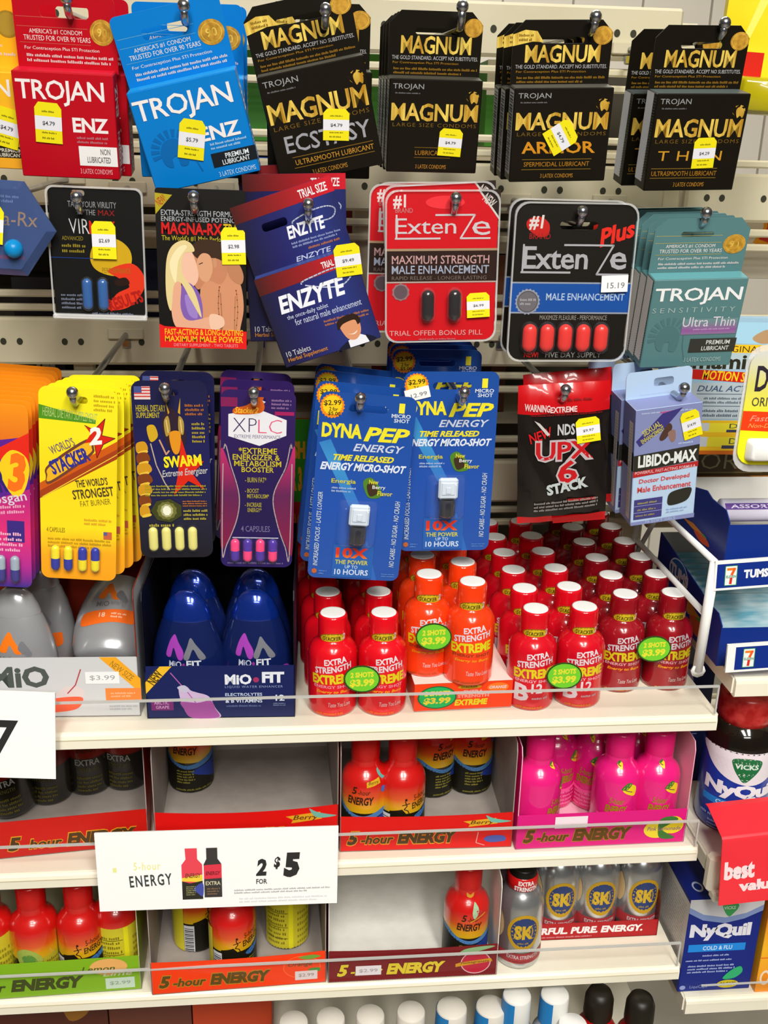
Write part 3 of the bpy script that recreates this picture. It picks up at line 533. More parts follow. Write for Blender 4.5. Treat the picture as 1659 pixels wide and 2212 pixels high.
hook(1258, 457, .722, 'chrome hook carrying the black five-capsule card')
SV = M('a4a4aa', .3)
xblk = [('b', [(11, 11), (20, 9), (28, 13), (28, 20), (20, 21), (11, 16)], 'b81c18'), ('t', '#1', 12, 8, 24, 17, 'd0c8c4', {'b': .03, 's': .1}), ('t', 'BRAND', 13, 19, 30, 22.5, '9c1c18', {'b': 0}), ('t', 'Plus', 68, 13, 99, 24, 'd8281c', {'b': .035, 's': .35, 'r': 18}), ('t', 'Exten', 9, 27, 62, 41, SV, {'sp': .95}), ('t', 'e', 80, 30, 94, 41, SV), ('o', [(42, 26), (82, 26), (70, 44), (96, 44)], 1.5, SV), ('o', [(8, 43), (48, 43)], 1.6, SV), ('o', [(9, 26), (9, 43)], 1.5, SV), ('r', 0, 49, 100, 50, '8c94a4'), ('r', 0, 50, 100, 68, '164a98'), ('r', 0, 68, 100, 69, '8c94a4'), ('t', 'MALE ENHANCEMENT', 30, 56, 95, 60.5, 'a8bcd8', {'b': .01}), ('e', 15, 61.5, 10.5, 8.4, '8c90a0', 20), ('e', 15, 61.5, 8.6, 6.9, '504e54'), ('e', 15, 61.5, 7.8, 6.2, '68646a'), ('d', 8, 59, 22, 64, 2, 'a0a0a4'), ('t', 'MAXIMIZE PLEASURE - PERFORMANCE', 26, 70, 82, 73, '8c8880', {'b': 0}), ('t', 'NEW!', 15, 94, 27, 97.5, 'b81c18', {'b': .02}), ('t', 'FIVE DAY SUPPLY', 33, 94, 80, 97.5, '8c8c88', {'b': 0})]
e, w, h = card('blister_card', 'black and blue blister card with five red capsules in a row, front of its hook', 'blister pack', [(1108, 433), (1376, 440), (1352, 788), (1098, 772)], .73, 1, '15110c', xblk, slot=(37, 68, 11.5, 16.5), r=.0095, clear=.0014)
pills(e, w, h, (17.5, 32, 47, 62, 77), 75, 93, .0052, [(M('dc3028', .3), M('dc3028', .3))], y=-.0045)
sticker(e, w, h, 85, 49.5, '15.19', .0195, .0118, -2, .0025, yel=False)
stack(e, [(.0, .022, .001, .5, 0)], 'black blister card directly behind the five red capsules card', 'black and blue blister cards', ('price_sticker', 'capsule', 'blister_bubble'))

hook(1526, 460, .722, 'chrome hook carrying the teal boxes at right')
TL = '567f82'
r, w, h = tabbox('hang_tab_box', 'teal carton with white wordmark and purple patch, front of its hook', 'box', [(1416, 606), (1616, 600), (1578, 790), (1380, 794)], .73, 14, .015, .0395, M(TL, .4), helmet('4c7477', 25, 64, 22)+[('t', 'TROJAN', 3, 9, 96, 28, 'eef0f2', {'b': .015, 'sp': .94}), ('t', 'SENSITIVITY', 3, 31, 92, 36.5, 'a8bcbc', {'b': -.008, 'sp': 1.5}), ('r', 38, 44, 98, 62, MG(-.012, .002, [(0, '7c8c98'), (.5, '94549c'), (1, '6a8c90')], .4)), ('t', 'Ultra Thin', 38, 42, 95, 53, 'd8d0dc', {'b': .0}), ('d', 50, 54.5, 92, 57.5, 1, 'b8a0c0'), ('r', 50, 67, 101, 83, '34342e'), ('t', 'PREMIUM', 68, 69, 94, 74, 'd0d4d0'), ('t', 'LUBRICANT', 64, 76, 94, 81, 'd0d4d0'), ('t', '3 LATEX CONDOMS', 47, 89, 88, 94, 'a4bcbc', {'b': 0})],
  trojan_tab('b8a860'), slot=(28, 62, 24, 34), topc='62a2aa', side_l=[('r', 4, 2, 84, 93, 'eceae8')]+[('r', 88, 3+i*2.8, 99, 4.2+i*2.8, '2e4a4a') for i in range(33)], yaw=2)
stack(r, [(.0003*i, .0158*i, .0006*i, 0, 0) for i in range(1, 6)], 'teal carton in the six-deep stack at right', 'teal hang-tab cartons')
# row three
ORG = MG(-.07, .07, [(0, '3a2a8c'), (.12, 'b02890'), (.3, 'e02c78'), (.55, 'b0207c'), (.72, 'd8581c'), (1, 'f09010')], .4)
so = [('p', [(20, 22), (100, 16), (100, 44), (60, 50)], '5a2090'), ('p', [(58, 24), (100, 14), (100, 30), (82, 42)], 'e02818'), ('b', [(62, 34), (76, 24), (94, 26), (100, 34), (92, 46), (78, 48)], 'f0c81c'), ('t', '3', 72, 25, 96, 46, 'f07018', {'b': .05, 's': .15}), ('t', 'STACKER', 0, 36, 70, 50, '28206c', {'b': .03, 's': .1, 'r': 15}), ('t', 'Fosgan', 46, 47, 96, 54, 'd8c8dc', {'b': .01, 'r': 12}), ('d', 50, 54, 94, 60, 2, 'e8a0c0', 5), ('r', 70, 62, 92, 74, '3a2880'), ('d', 10, 68, 90, 80, 4, 'f0b0cc')]
e, w, h = card('blister_card', 'orange and magenta blister card at left edge, front of its thick stack', 'blister pack', [(-112, 868), (68, 874), (62, 1268), (-104, 1262)], .715, 2, ORG, so, slot=(40, 62, 5, 8), r=.005)
pills(e, w, h, (62, 80), 81, 96, .0033, [(M('3a3488', .25), M('9aa8b8', .25))], y=-.003)
stack(e, [(0, .0115*i, .0003*i, random.uniform(-.5, .5), 0) for i in range(1, 11)], 'orange card in the thick stack at the left edge', 'orange and magenta blister cards', ('capsule', 'blister_bubble'))
YEL = MG(-.075, .075, [(0, 'f09a10'), (.2, 'f6a818'), (.34, 'f4dc18'), (.62, 'f4d412'), (.8, 'f6e01c'), (1, 'eee418')], .38, 2, 0, .1)
RST = '9c3a14'
sy = [('p', [(0, 9), (72, 15), (72, 17), (0, 16)], '4c8c1c'), ('t', 'HERBAL DIETARY SUPPLEMENT', 5, 11, 74, 15.5, 'a8c070', {'r': -4, 'b': 0}), ('d', 68, 2, 96, 11, 4, 'b89410'), ('p', [(0, 49), (100, 25), (100, 29), (0, 53)], 'c85810'), ('p', [(0, 53), (100, 29), (100, 34), (0, 57)], 'a03c14'), ('p', [(3, 56), (100, 31.5), (100, 32), (3, 56.6)], 'e8c040'), ('b', [(8, 45), (12, 39), (60, 25), (70, 29), (64, 34), (14, 49)], '6c3c2c'), ('b', [(10, 44.5), (14, 40), (60, 26.5), (67, 29), (62, 33), (14, 47.5)], 'e8b020'), ('t', 'STACKER', 11, 33, 65, 40.5, '2c2c8c', {'b': .04, 's': .15, 'r': 27}), ('t', "WORLD'S", 12, 27, 46, 31.5, '6c5c70', {'b': .01, 'r': 27}),
  ('p', [(58, 18), (70, 20), (84, 14), (80, 22.5), (97, 23.5), (82, 27), (74, 34), (70, 26), (58, 27), (66, 22)], 'd02410'), ('o', [(58, 18), (70, 20), (84, 14), (80, 22.5), (97, 23.5), (82, 27), (74, 34), (70, 26)], .9, '5c1420'), ('t', '2', 62, 18.5, 80, 27.5, 'f0ece8', {'b': .04, 's': .2, 'r': 10}), ('t', "THE WORLD'S", 46, 45, 88, 49, '4a3c28', {'b': .02, 'r': 10}), ('t', 'STRONGEST', 42, 50, 96, 55, '4a3c28', {'b': .02, 'r': 10}), ('t', 'FAT BURNER', 52, 56, 92, 59, '8c7a20', {'b': 0, 'r': 10}), ('d', 56, 66, 94, 70, 2, 'd89828'), ('r', 83, 73, 94, 77, 'c86040'), ('r', 83, 73, 88, 75, '5c5c8c'), ('t', '4 CAPSULES', 8, 72, 32, 74.5, '8c7418', {'b': 0}), ('d', 8, 77, 94, 83, 3, 'b08c14')]
hook(156, 848, .702, 'chrome hook through the yellow capsule cards')
e, w, h = card('blister_card', 'yellow blister card with four blue and yellow capsules, front of its stack', 'blister pack', [(83, 836), (256, 842), (249, 1258), (89, 1244)], .715, 2, YEL, sy, slot=(40, 62, 4, 7.5), r=.006)
BLU, YLL = M('2c34a0', .22), M('f0dc20', .22)
pills(e, w, h, (20, 37, 56, 73), 81, 94.5, .0032, [(BLU, YLL), (BLU, YLL), (YLL, BLU), (YLL, BLU)], y=-.003)
stack(e, [(.0035*i, .0125*i, -.0004*i, -1.0*i, 0) for i in range(1, 5)], 'yellow blister card fanned in the stack of yellow cards', 'yellow blister cards', ('capsule', 'blister_bubble'))
hook(356, 839, .702, 'chrome hook through the navy cards with the wasp')
NV = MG(-.07, .07, [(0, '12101a'), (.25, '1c1c34'), (.5, '181858'), (1, '14143c')], .36)
sw = [('r', 4, 3, 25, 10, 'd8c8c4'), ('r', 4, 3, 14, 6.5, '44508c')]+[('r', 4 if i > 1 else 14, 3.2+i*1.6, 25, 3.9+i*1.6, 'c84040') for i in range(4)]+[('t', 'HERBAL DIETARY', 5, 13, 44, 16.5, 'b8a828', {'b': .01}), ('t', 'SUPPLEMENT', 5, 17, 36, 20, 'b8a828', {'b': .01}), ('d', 68, 12, 96, 19, 3, 'a86020'), ('d', 76, 22, 96, 34, 5, 'a89428'),
  ('b', [(38, 20), (50, 14), (62, 20), (70, 30), (62, 40), (48, 38), (40, 30)], '2c1c2c'), ('b', [(41, 22), (47, 19), (49, 27), (43, 30)], 'a88a3c'), ('b', [(61, 19), (67, 22), (66, 29), (60, 27)], 'a88a3c'), ('o', [(44, 21), (46, 28)], 1, 'e0d090'), ('o', [(63, 21), (64, 28)], 1, 'e0d090'), ('b', [(48, 28), (62, 28), (60, 38), (54, 40), (49, 36)], 'd88c1c'), ('p', [(47, 18), (44, 10), (49, 17)], 'c89820'), ('p', [(60, 17), (64, 9), (63, 18)], 'c89820'), ('b', [(18, 25), (28, 24), (32, 30), (22, 33)], 'c8a020')]+\
  [x for i in range(7) for x in (('b', [(3, 34+i*6), (14+3*math.sin(i*.6), 33+i*6), (18+4*math.sin(i*.6), 37+i*6), (12, 39.5+i*6), (3, 39+i*6)], ('c8901c' if i % 2 == 0 else '7c3c14')), ('b', [(6, 38.6+i*6), (16, 37.6+i*6), (17, 39+i*6), (6, 40+i*6)], 'e0b83c'))]+\
  [('p', [(63, 31), (70, 42), (92, 44), (76, 51), (92, 60), (70, 55), (50, 63), (56, 52)], 'd02414'), ('o', [(34, 32), (42, 40), (46, 38)], 2.2, 'c09070'), ('o', [(22, 34), (28, 46), (38, 56), (44, 60)], 1.6, 'b0a090'), ('t', 'SWARM', 38, 40.5, 89, 47, 'e8d81c', {'b': .04, 'r': 4}), ('t', 'Extreme Energizer', 35, 48, 97, 53, 'b8b8bc', {'b': .01, 's': .3, 'r': 5}), ('d', 10, 57, 94, 64, 4, '9a9420'), ('d', 60, 66, 95, 70, 3, 'b86c24'), ('d', 60, 71, 95, 78, 3, 'a89c38'), ('d', 12, 79, 52, 82, 1, 'a89c38'),
  ('e', 39, 72, 22, 7, '3c401c', 7), ('e', 39, 72, 14, 5.4, '6c6c30', 11), ('e', 39, 72, 9, 4, 'a8a878', 9), ('e', 39, 72, 6, 2.9, 'e8e8d4', 8)]
e, w, h = card('blister_card', 'navy blister card with a printed wasp, red star and four pale yellow capsules, front one', 'blister pack', [(285, 824), (451, 821), (457, 1202), (302, 1206)], .715, 1, NV, sw, slot=(42, 62, 4.5, 8), r=.007)
pills(e, w, h, (19, 37, 55, 73), 81, 95, .0034, [(M('e0d87c', .3),)*2], y=-.003)
for o in [c for c in e.children if c.name.startswith('capsule')]:
    pass
stack(e, [(.002, .02, .0025, 1.5, 0)], 'navy wasp card offset behind the other', 'navy wasp blister cards', ('capsule', 'blister_bubble'))
hook(548, 848, .702, 'chrome hook through the purple capsule cards')
XP = MG(-.07, .07, [(0, '24105c'), (.3, '1c1048'), (.6, '241050'), (1, '2c1458')], .36)
MGT = MG(-.05, .03, [(0, '7c1440'), (.5, '5c1c50'), (1, 'c02868')], .38)
xp = [('b', [(0, 32), (12, 42), (24, 58), (22, 72), (8, 86), (0, 88), (-.5, 60)], MGT), ('b', [(100, 30), (90, 42), (72, 58), (78, 74), (90, 86), (100, 92), (100.5, 60)], MGT), ('o', [(4, 32), (14, 42), (25, 58), (22, 72), (8, 87), (2, 91)], 1.4, 'a89898', 1), ('o', [(96, 31), (88, 42), (72, 58), (78, 74), (90, 88), (96, 93)], 1.4, 'a89898', 1), ('r', 0, 4, 22, 9, '7c1c50'), ('d', 66, 4, 94, 10, 3, '8c6c98'), ('r', 72, 11, 98, 13, '9c1c58'),
  ('p', [(10, 13), (50, 10), (88, 15.5), (88, 24), (52, 30), (10, 25)], 'dcdce4'), ('t', 'XP', 16, 15, 48, 22.5, '3c2c58', {'b': -.02}), ('t', 'LC', 50, 15.5, 82, 23, 'd84870', {'b': -.02}), ('t', 'EXTREME PERFORMANCE', 18, 24, 80, 26, '706880', {'b': 0}), ('b', [(17, 10), (34, 8), (50, 4), (58, 8), (52, 12), (20, 13)], 'c85818'), ('t', 'Stacker2', 18, 9, 50, 12.4, 'e8b030', {'b': .02, 's': .3}),
  ('t', '*EXTREME', 24, 31, 76, 34.5, 'c0b02c', {'b': .015}), ('t', 'ENERGIZER &', 16, 34.8, 80, 38, 'c0b02c', {'b': .015}), ('t', 'METABOLISM', 18, 38.3, 82, 41.5, 'c0b02c', {'b': .015}), ('t', 'BOOSTER', 28, 41.8, 72, 44.8, 'c0b02c', {'b': .015}), ('t', '- BURN FAT*', 33, 47.5, 62, 50.5, 'a89c38', {'b': .01}), ('t', '- BOOST', 33, 54, 52, 56.5, 'a89c38', {'b': .01}), ('t', 'METABOLISM*', 36, 57, 66, 59.5, 'a89c38', {'b': .01}), ('t', '- INCREASE', 33, 62, 56, 64.5, 'a89c38', {'b': .01}), ('t', 'ENERGY*', 37, 65, 56, 67.5, 'a89c38', {'b': .01}), ('t', '4 CAPSULES', 28, 75.5, 68, 79, '6c6490', {'b': .01}), ('d', 8, 96.5, 92, 98.5, 1, '6c6090'), ('r', 16, 82.2, 80, 82.8, 'b8b8cc')]
e, w, h = card('blister_card', 'purple blister card with white badge and four pink and purple capsules, front of its stack', 'blister pack', [(474, 842), (636, 845), (634, 1229), (480, 1220)], .715, 1, XP, xp, slot=(42, 60, 3.5, 7), r=.006)
PK, PU = M('f0407c', .25), M('4c2c9c', .22)
pills(e, w, h, (20, 37.5, 55, 72.5), 82.5, 96, .0034, [(PU, PK), (PK, PU), (PU, PK), (PK, PU)], y=-.003)
stack(e, [(-.001, .024, .002, 0, 0), (-.005, .045, .004, 2, 0)], 'purple capsule card behind the white-badge one', 'purple blister cards', ('capsule', 'blister_bubble'))
DB = MG(-.075, .075, [(0, '2450a4'), (.4, '1a4ca8'), (1, '164898')], .34)
BEAM = MG(-.02, .06, [(0, '2a64b8'), (.5, '3a90cc'), (1, '1c50a8')], .34)
dy = [('p', [(2, 26), (14, 24), (50, 58), (40, 60)], BEAM), ('p', [(62, 78), (76, 100), (70, 100), (58, 80)], BEAM), ('e', 13, 7, 13, 6.4, 'e88418', 22), ('e', 13, 6.6, 10.5, 5.2, 'e8c41c', 22), ('t', '$2.99', 4, 4, 22, 7, '3c2c10', {'b': .02, 'r': 5}), ('t', '2 for', 10, 7.5, 19, 9.5, '3c2c10', {'b': .02}), ('t', '$5.00', 9, 9.8, 22, 12, '3c2c10', {'b': .02}), ('t', '1', 82, 3.5, 88, 8.5, 'e8dc30', {'b': .05}), ('t', 'MICRO', 75, 9, 95, 11, 'd0d8e8', {'b': .02}), ('t', 'SHOT', 78, 11.4, 94, 13.4, 'd0d8e8', {'b': .02}),
  ('t', 'DYNA', 4, 15.5, 46, 23, 'e4d82c', {'b': .045}), ('t', 'PEP', 48, 16.5, 96, 24, 'e4d82c', {'b': .035, 's': .25}), ('t', 'ENERGY', 38, 25.5, 92, 29.5, 'c0c8dc', {'b': .02, 's': .3}), ('t', 'TIME RELEASED', 18, 31.5, 82, 34.8, 'e0d430', {'b': .04, 's': .3}), ('t', 'ENERGY MICRO-SHOT', 5, 35.8, 96, 40, 'd4dcec', {'b': .04, 's': .3}), ('t', 'Energia', 18, 44.5, 44, 47.5, 'c0bc40', {'b': .02}), ('d', 18, 48.5, 46, 52, 2, 'a0b4d8'), ('b', [(52, 45), (60, 43), (70, 48), (72, 53), (60, 54), (54, 50)], '4c7c28'), ('b', [(56, 47), (64, 46), (68, 51), (60, 53)], '3c2c1c'), ('t', 'New', 58, 44, 68, 46.5, 'd8c83c'), ('t', 'Berry', 62, 47, 76, 49.5, 'd8d8d8'), ('t', 'Flavor', 68, 50, 84, 52.5, 'd8c83c'),
  ('t', 'INCREASED FOCUS - LASTS LONGER', 5, 52, 10, 93, 'c0ccdc', {'b': .01, 's': .2, 'r': 90}), ('t', 'NO CARBS - NO SUGAR - NO CRASH', 88, 55, 93.5, 92, 'c0ccdc', {'b': .01, 's': .2, 'r': 90}), ('e', 7, 96, 3, 1.5, 'b86030', 6), ('d', 11, 95, 20, 98, 2, '5c84c8'), ('d', 80, 95.5, 96, 98, 2, '5c84c8'), ('r', 26, 80.5, 70, 99, '285cac'), ('t', '10X', 29, 82, 64, 88, MG(-.062, -.052, [(0, 'f0d020'), (.5, 'f08c1c'), (1, 'd83018')], .4), {'b': .04}), ('t', 'THE POWER', 29, 89, 65, 91.5, 'c8c038', {'b': .02}), ('t', 'UP TO', 40, 92, 54, 93.8, 'c0d0e4', {'b': .01}), ('t', '10 HOURS', 29, 94.3, 66, 97.5, 'c8d4e8', {'b': .02})]
def dyna(label, q, Y):
    e, w, h = card('blister_card', label, 'blister pack', q, Y, 2, DB, dy, slot=(30, 71, 5.6, 9.4), r=.006)
    bubble(e, 28, 56, 70, 80, w, h, .011)
    x = .0; z = (.5-.66)*h
    mb = MB(); mb.lathe([(0, -.0175), (.0058, -.017), (.0064, -.0155), (.0064, -.0055), (.0054, -.003)], M('2c2c34', .25, 0, 1), 16, x, -.0062, .8, True, z); mb.build('dose_vial', e)
    mb = MB(); mb.box(x-.0075, -.0085, z-.003, x+.0075, -.004, z+.014, MC('frosted', 'dce8f6', .8, .3), .0015); mb.box(x-.0052, -.0092, z+.001, x+.0052, -.0084, z+.011, MC('frosted', 'dce8f6', .8, .3), .0004); mb.box(x-.002, -.0098, z+.002, x+.002, -.009, z+.0075, MC('frosted', 'dce8f6', .8, .3), .0004); mb.build('vial_cap', e)
    return e, w, h
hook(779, 860, .702, 'chrome hook through the nearest blue energy cards')
e, w, h = dyna('blue energy shot card with frosted vial, hanging lowest and nearest in front of the bottles', [(677, 841), (885, 862), (873, 1266), (680, 1236)], .715)
stack(e, [(-.0035, .028, .001, 1.5, 0), (-.0045, .056, .003, 2.5, 0), (-.004, .08, .003, 2.5, 0)], 'blue energy shot card behind the lowest-hanging blue card', 'blue energy cards, left hook', ('dose_vial', 'vial_cap', 'blister'))
hook(1003, 847, .71, 'chrome hook through the blue energy cards at right')
e, w, h = dyna('blue energy shot card with a torn white sticker on its price burst, right hook', [(868, 802), (1079, 804), (1055, 1190), (868, 1188)], .735)
sticker(e, w, h, 14, 11.5, '12.99', .0185, .009, -14, .0009, yel=False)
stack(e, [(-.004, .055, .006, .5, 0), (-.0045, .074, .0065, 1, 0), (-.005, .093, .007, 1, 0)], 'blue energy card pushed back on the right blue hook', 'blue energy cards, right hook', ('price_sticker', 'dose_vial', 'vial_cap', 'blister'))
hook(1222, 842, .712, 'chrome hook through the red and black pouch', dx=-.0)
m, w, h = quad([(1110, 834), (1306, 822), (1318, 1130), (1126, 1117)], .725, 0, 0); e = empty('foil_pouch', m); tag(e, 'black foil pouch with red header and red numeral six, above the dark red bottles', 'pouch')
def pouch_mesh(w, h):
    mb = MB(); nx, nz = 16, 20; BLK = M('181310', .22, 0, .6); RDH = M('c00c14', .25, 0, .6)
    def P(i, j, s):
        x = (i/nx-.5); z = (j/nz-.5); b = max(0, (1-(2*x)**4))*max(0, (1-(2*z)**6))*.006
        wob = .0006*math.sin(i*1.3+j*.9)
        return (x*w, s*(b+.0002)+wob, z*h)
    for s in (-1, 1):
        v = [P(i, j, s) for j in range(nz+1) for i in range(nx+1)]
        f1, f2 = [], []
        for j in range(nz):
            for i in range(nx):
                a = j*(nx+1)+i; (f2 if j >= nz-4 or j < 1 else f1).append((a, a+1, a+nx+2, a+nx+1) if s < 0 else (a, a+nx+1, a+nx+2, a+1))
        mb.add(v, f1, BLK, True); mb.add(v, f2, RDH, True)
    def fn(x, z, o):
        u, q = x/w, z/h; b = max(0, (1-(2*u)**4))*max(0, (1-(2*q)**6))*.006
        return (x, -b-.0012-o, z)
    art(mb, w, h, [('t', 'WARNING:', 6, 13, 34, 18, 'dcb8b8', {'b': .03, 'r': -5}), ('t', 'EXTREME', 33, 15, 62, 19, 'dcb8b8', {'b': .03}), ('d', 40, 9, 92, 12, 1, '7c0c10'), ('d', 12, 19.5, 94, 21.5, 1, '7c0c10'), ('t', 'NEW', 10, 31, 36, 38, 'c8141c', {'b': .02, 'r': 20, 's': .2}), ('p', [(16, 24), (22, 26), (33, 34), (30, 35)], 'c0bcb8'), ('t', 'NDS', 41, 27, 60, 35, 'b8b8bc', {'b': .03}), ('t', 'UPX', 17, 38, 82, 54, 'b4a8ac', {'b': .07, 'sp': .95}), ('t', 'UPX', 18, 39.5, 81, 52.5, 'b8141c', {'b': .02, 'sp': .95}), ('t', '6', 40, 51, 66, 71, 'b4a8ac', {'b': .07}), ('t', '6', 42, 53, 64, 69.5, 'b8141c', {'b': .02}), ('t', 'STACK', 30, 68, 76, 76, 'b4bcbc', {'b': .05, 'r': 10}), ('r', 54, 81.5, 86, 83.5, '9c1418'), ('d', 16, 83, 90, 91, 3, '8c8884', 3), ('p', [(38, 96), (94, 94), (100, 100.5), (40, 101)], 'b01014')], fn, 2e-4, .006)
    art(mb, .0002, h, [], fn); return mb
pouch_mesh(w, h).build('pouch_body', e)
sticker(e, w, h, 74, 32, '$9.97', .018, .019, -6, .0082)
c = stack(e, [(.012, .03, .003, -2, 0)], 'black foil pouch half hidden left of the lavender box', 'black and red foil pouches', ('price_sticker',))
hook(1478, 838, .71, 'chrome hook above the lavender box at right')
LV = '8088b8'
lf = [('p', [(0, 0), (100, 0), (100, 36), (0, 40)], LV), ('d', 8, 2, 96, 4, 1, 'b4c4e0', -2), ('r', 36, 3.5, 66, 4.8, 'b0508c'), ('p', [(2, 26), (40, 5), (70, 2), (44, 18), (8, 31)], '3a3478'), ('t', 'SEXUAL', 10, 14, 40, 19, 'c0b850', {'b': .02, 'r': 30}), ('t', 'ENHANCEMENT', 8, 20, 46, 24, 'c0b850', {'b': .02, 'r': 30}), ('b', [(38, 24), (50, 14), (56, 18), (48, 26), (40, 28)], '4c342c'), ('b', [(50, 22), (60, 20), (62, 28), (56, 30)], '8c6c64'), ('d', 66, 31, 98, 33, 1, 'c0d4f0', -1), ('p', [(0, 38), (100, 35), (100, 49), (0, 52)], '2c2a24'), ('t', 'LIBIDO-MAX', 7, 38.5, 97, 49, 'dfe4e2', {'b': .04}), ('p', [(0, 52), (100, 49.5), (100, 54), (0, 57)], 'b02428'), ('t', 'POWERFUL, FAST-ACTING FORMULA', 3, 52, 96, 55, 'dcb8bc', {'b': .01}), ('t', 'Doctor Developed', 10, 59, 88, 64, 'd04848', {'b': .02}), ('t', 'Male Enhancement', 8, 66, 91, 71, 'd04848', {'b': .02}), ('b', [(56, 80), (62, 74), (90, 72), (92, 78), (84, 84), (60, 86)], '2c2c24'), ('r', 4, 77, 48, 95, '403c7c'), ('d', 8, 79, 46, 82, 1, '9c9448'), ('d', 8, 85, 42, 88, 1, '9c9448'), ('d', 6, 90.5, 46, 93, 1, '9c9448'), ('r', 4, 82.7, 48, 83.1, 'a0a4cc'), ('r', 4, 88.7, 48, 89.1, 'a0a4cc'), ('d', 54, 88, 88, 93, 2, '98b4d8'), ('p', [(0, 97), (100, 96), (100, 100), (0, 100)], LV), ('t', '75 SOFT GELS', 22, 97, 70, 99.2, 'a8bcd8', {'b': 0})]
r, w, h = tabbox('hang_tab_box', 'lavender and pale blue capsule carton with black band and window, front of its hook', 'box', [(1386, 892), (1529, 862), (1489, 1112), (1350, 1142)], .715, 8, .022, .021, M('b4cce8', .4), lf, [('d', 20, 85, 90, 94, 1, 'a8bcdc')], slot=(42, 72, 30, 62), topc='8890c0', side_l=[('r', 0, 0, 100, 36, '7078b0'), ('r', 0, 36, 100, 52, '1c1c1c'), ('r', 0, 52, 100, 100, '8890bc'), ('r', 52, 12, 84, 96, 'cfcac4')]+[('r', 58, 14+i*2.6, 80, 15+i*2.6, 'b0aaa8') for i in range(30)], chamfer=False, tab_r=.004, yaw=4)
sticker(r, w, h, 84, 17, '$14.99', .0145, .0225, -14)
stack(r, [(-.0035, .026, .001, 1, 0), (-.0045, .056, .004, -8, 0)], 'lavender carton tucked behind the capsule window carton', 'lavender cartons', ('price_sticker',))

# ------------------------------------------------------------------ bottles
def rprof(prof):
    zs = [p[1] for p in prof]; rs = [p[0] for p in prof]
    return lambda z: float(np.interp(z, zs, rs))
def wrap(prof, h, tilt=0, sy=1):
    """wrap a flat label round a turned body; x is arc length at radius R"""
    R = max(p[0] for p in prof); rz = rprof(prof)
    def fn(x, z, o):
        r = rz(min(max(z, 0), h))+o; a = x/R
        return (r*math.sin(a), -r*math.cos(a)*sy, z)
    return fn
mm = lambda L: [(r/1000, z/1000) for r, z in L]
SHOT = mm([(.01, 0), (17, 0), (18.8, .6), (19.4, 2.2), (19.5, 4), (19.5, 48), (19.2, 51), (18, 55), (15.8, 58.2), (13.2, 60.4), (11.8, 61.6), (11.4, 63), (11.4, 63.2)])
SHOTC = mm([(11.4, 62.8), (11.5, 64), (11.5, 80.5), (11, 82), (9.6, 82.4)])
SHOTW = mm([(9.9, 82.3), (9.7, 83), (8.6, 83.1), (.01, 83)])
def shot(name, base, cap, items, foot):
    e = empty(name); mb = MB(); bm = M(base, .22, 0, .7)
    mb.lathe(SHOT, bm, 36, mats=[M('e0b8b8', .3)]*2+[bm]*(len(SHOT)-3))
    fn = wrap(SHOT, .063); w, h = .0195*2*math.pi*.5, .063
    art(mb, w, h, items, lambda x, z, o: fn(x, z+h/2, o), 1.2e-4, .0035, 3e-5)
    mb.build('sleeved_body', e)
    mb = MB(); mb.lathe(SHOTC, M(cap, .22, 0, .7), 28)
    f2 = wrap(SHOTC, .082)
    art(mb, .0115*math.pi, .0196, [('e', 50, 90, 32, 24, '8c5c10'), ('e', 50, 90, 29, 20, 'c8b01c'), ('t', 'STACKER', 28, 80, 68, 98, '4c3c14', {'b': .03}), ('t', '2', 70, 70, 80, 96, 'd8b0b8', {'b': .03, 's': .2})], lambda x, z, o: f2(x, z+.0726, o), 1e-4, .003)
    cp = mb.build('cap', e)
    mb = MB(); mb.lathe(SHOTW, M('f4f4f2', .4), 28); mb.build('cap_top', cp); return e
def shot_art(silver, y, b12, sub, foot, band=None):
    a = [('t', 'EXTRA', 38, 18, 68, 26, silver, {'b': .035, 's': .1, 'r': 8}), ('t', 'STRENGTH', 25, 28, 76, 37, silver, {'b': .035, 's': .1, 'r': 8})]
    if band: a += [('p', [(18, 43), (82, 38), (82, 52), (18, 56)], band)]
    a += [('t', 'EXTREME', 21, 40, 78, 53, y, {'b': .045, 'r': 3}), ('t', 'ENERGY SHOT', 24, 55, 76, 59, sub, {'b': .02})]
    if b12: a += [('t', 'B', 24, 62, 44, 86, 'd8c4cc', {'b': .04}), ('t', '12', 47, 60, 62, 74, 'd8c4cc', {'b': .03}), ('d', 47, 78, 74, 84, 1, 'b89ca4')]
    else: a += [('t', 'Energy to Burn', 28, 62, 74, 67, 'e89418', {'b': .03, 's': .2}), ('t', 'Taste You Love', 44, 79, 74, 85, 'd0c0c0', {'b': .0, 's': .2})]
    a += [('d', 26, 92, 74, 97, 1, foot)]; return a
shR = shot('energy_shot_bottle', 'd80c1c', 'd80a1a', shot_art('d8ccd4', 'd8c418', False, 'e08ca0', 'e06c18'), 'e06c18')
shO = shot('energy_shot_bottle', 'ee3c10', 'ee3a0c', shot_art('d8ccd4', 'd8cc18', False, '8c3418', 'a84c20'), 'e06c18')
shB = shot('energy_shot_bottle', 'cc0c20', 'd00a1c', shot_art('d8ccd4', 'd8c418', True, 'e8a8b4', 'c87c20', 'c4303c'), 'c87c20')
shD = shot('energy_shot_bottle', '940f1c', '8c0c18', shot_art('c8bcc4', 'ccb818', False, 'd8a0a8', 'd09030'), 'd09030')
USED = set()
def place(proto, x, y, z, rz, label, cat, group, rx=0, ry=0, skip=()):
    o = proto if proto.name not in USED else None
    if o is None:
        o = proto.copy(); COL.objects.link(o)
        for ch in list(proto.children):
            if ch.name.split('.')[0] not in skip: copy_tree(ch, o)
    else: USED.add(proto.name)
    o.location = (x, y, z); o.rotation_euler = (math.radians(rx), math.radians(ry), math.radians(rz)); tag(o, label, cat, group); return o
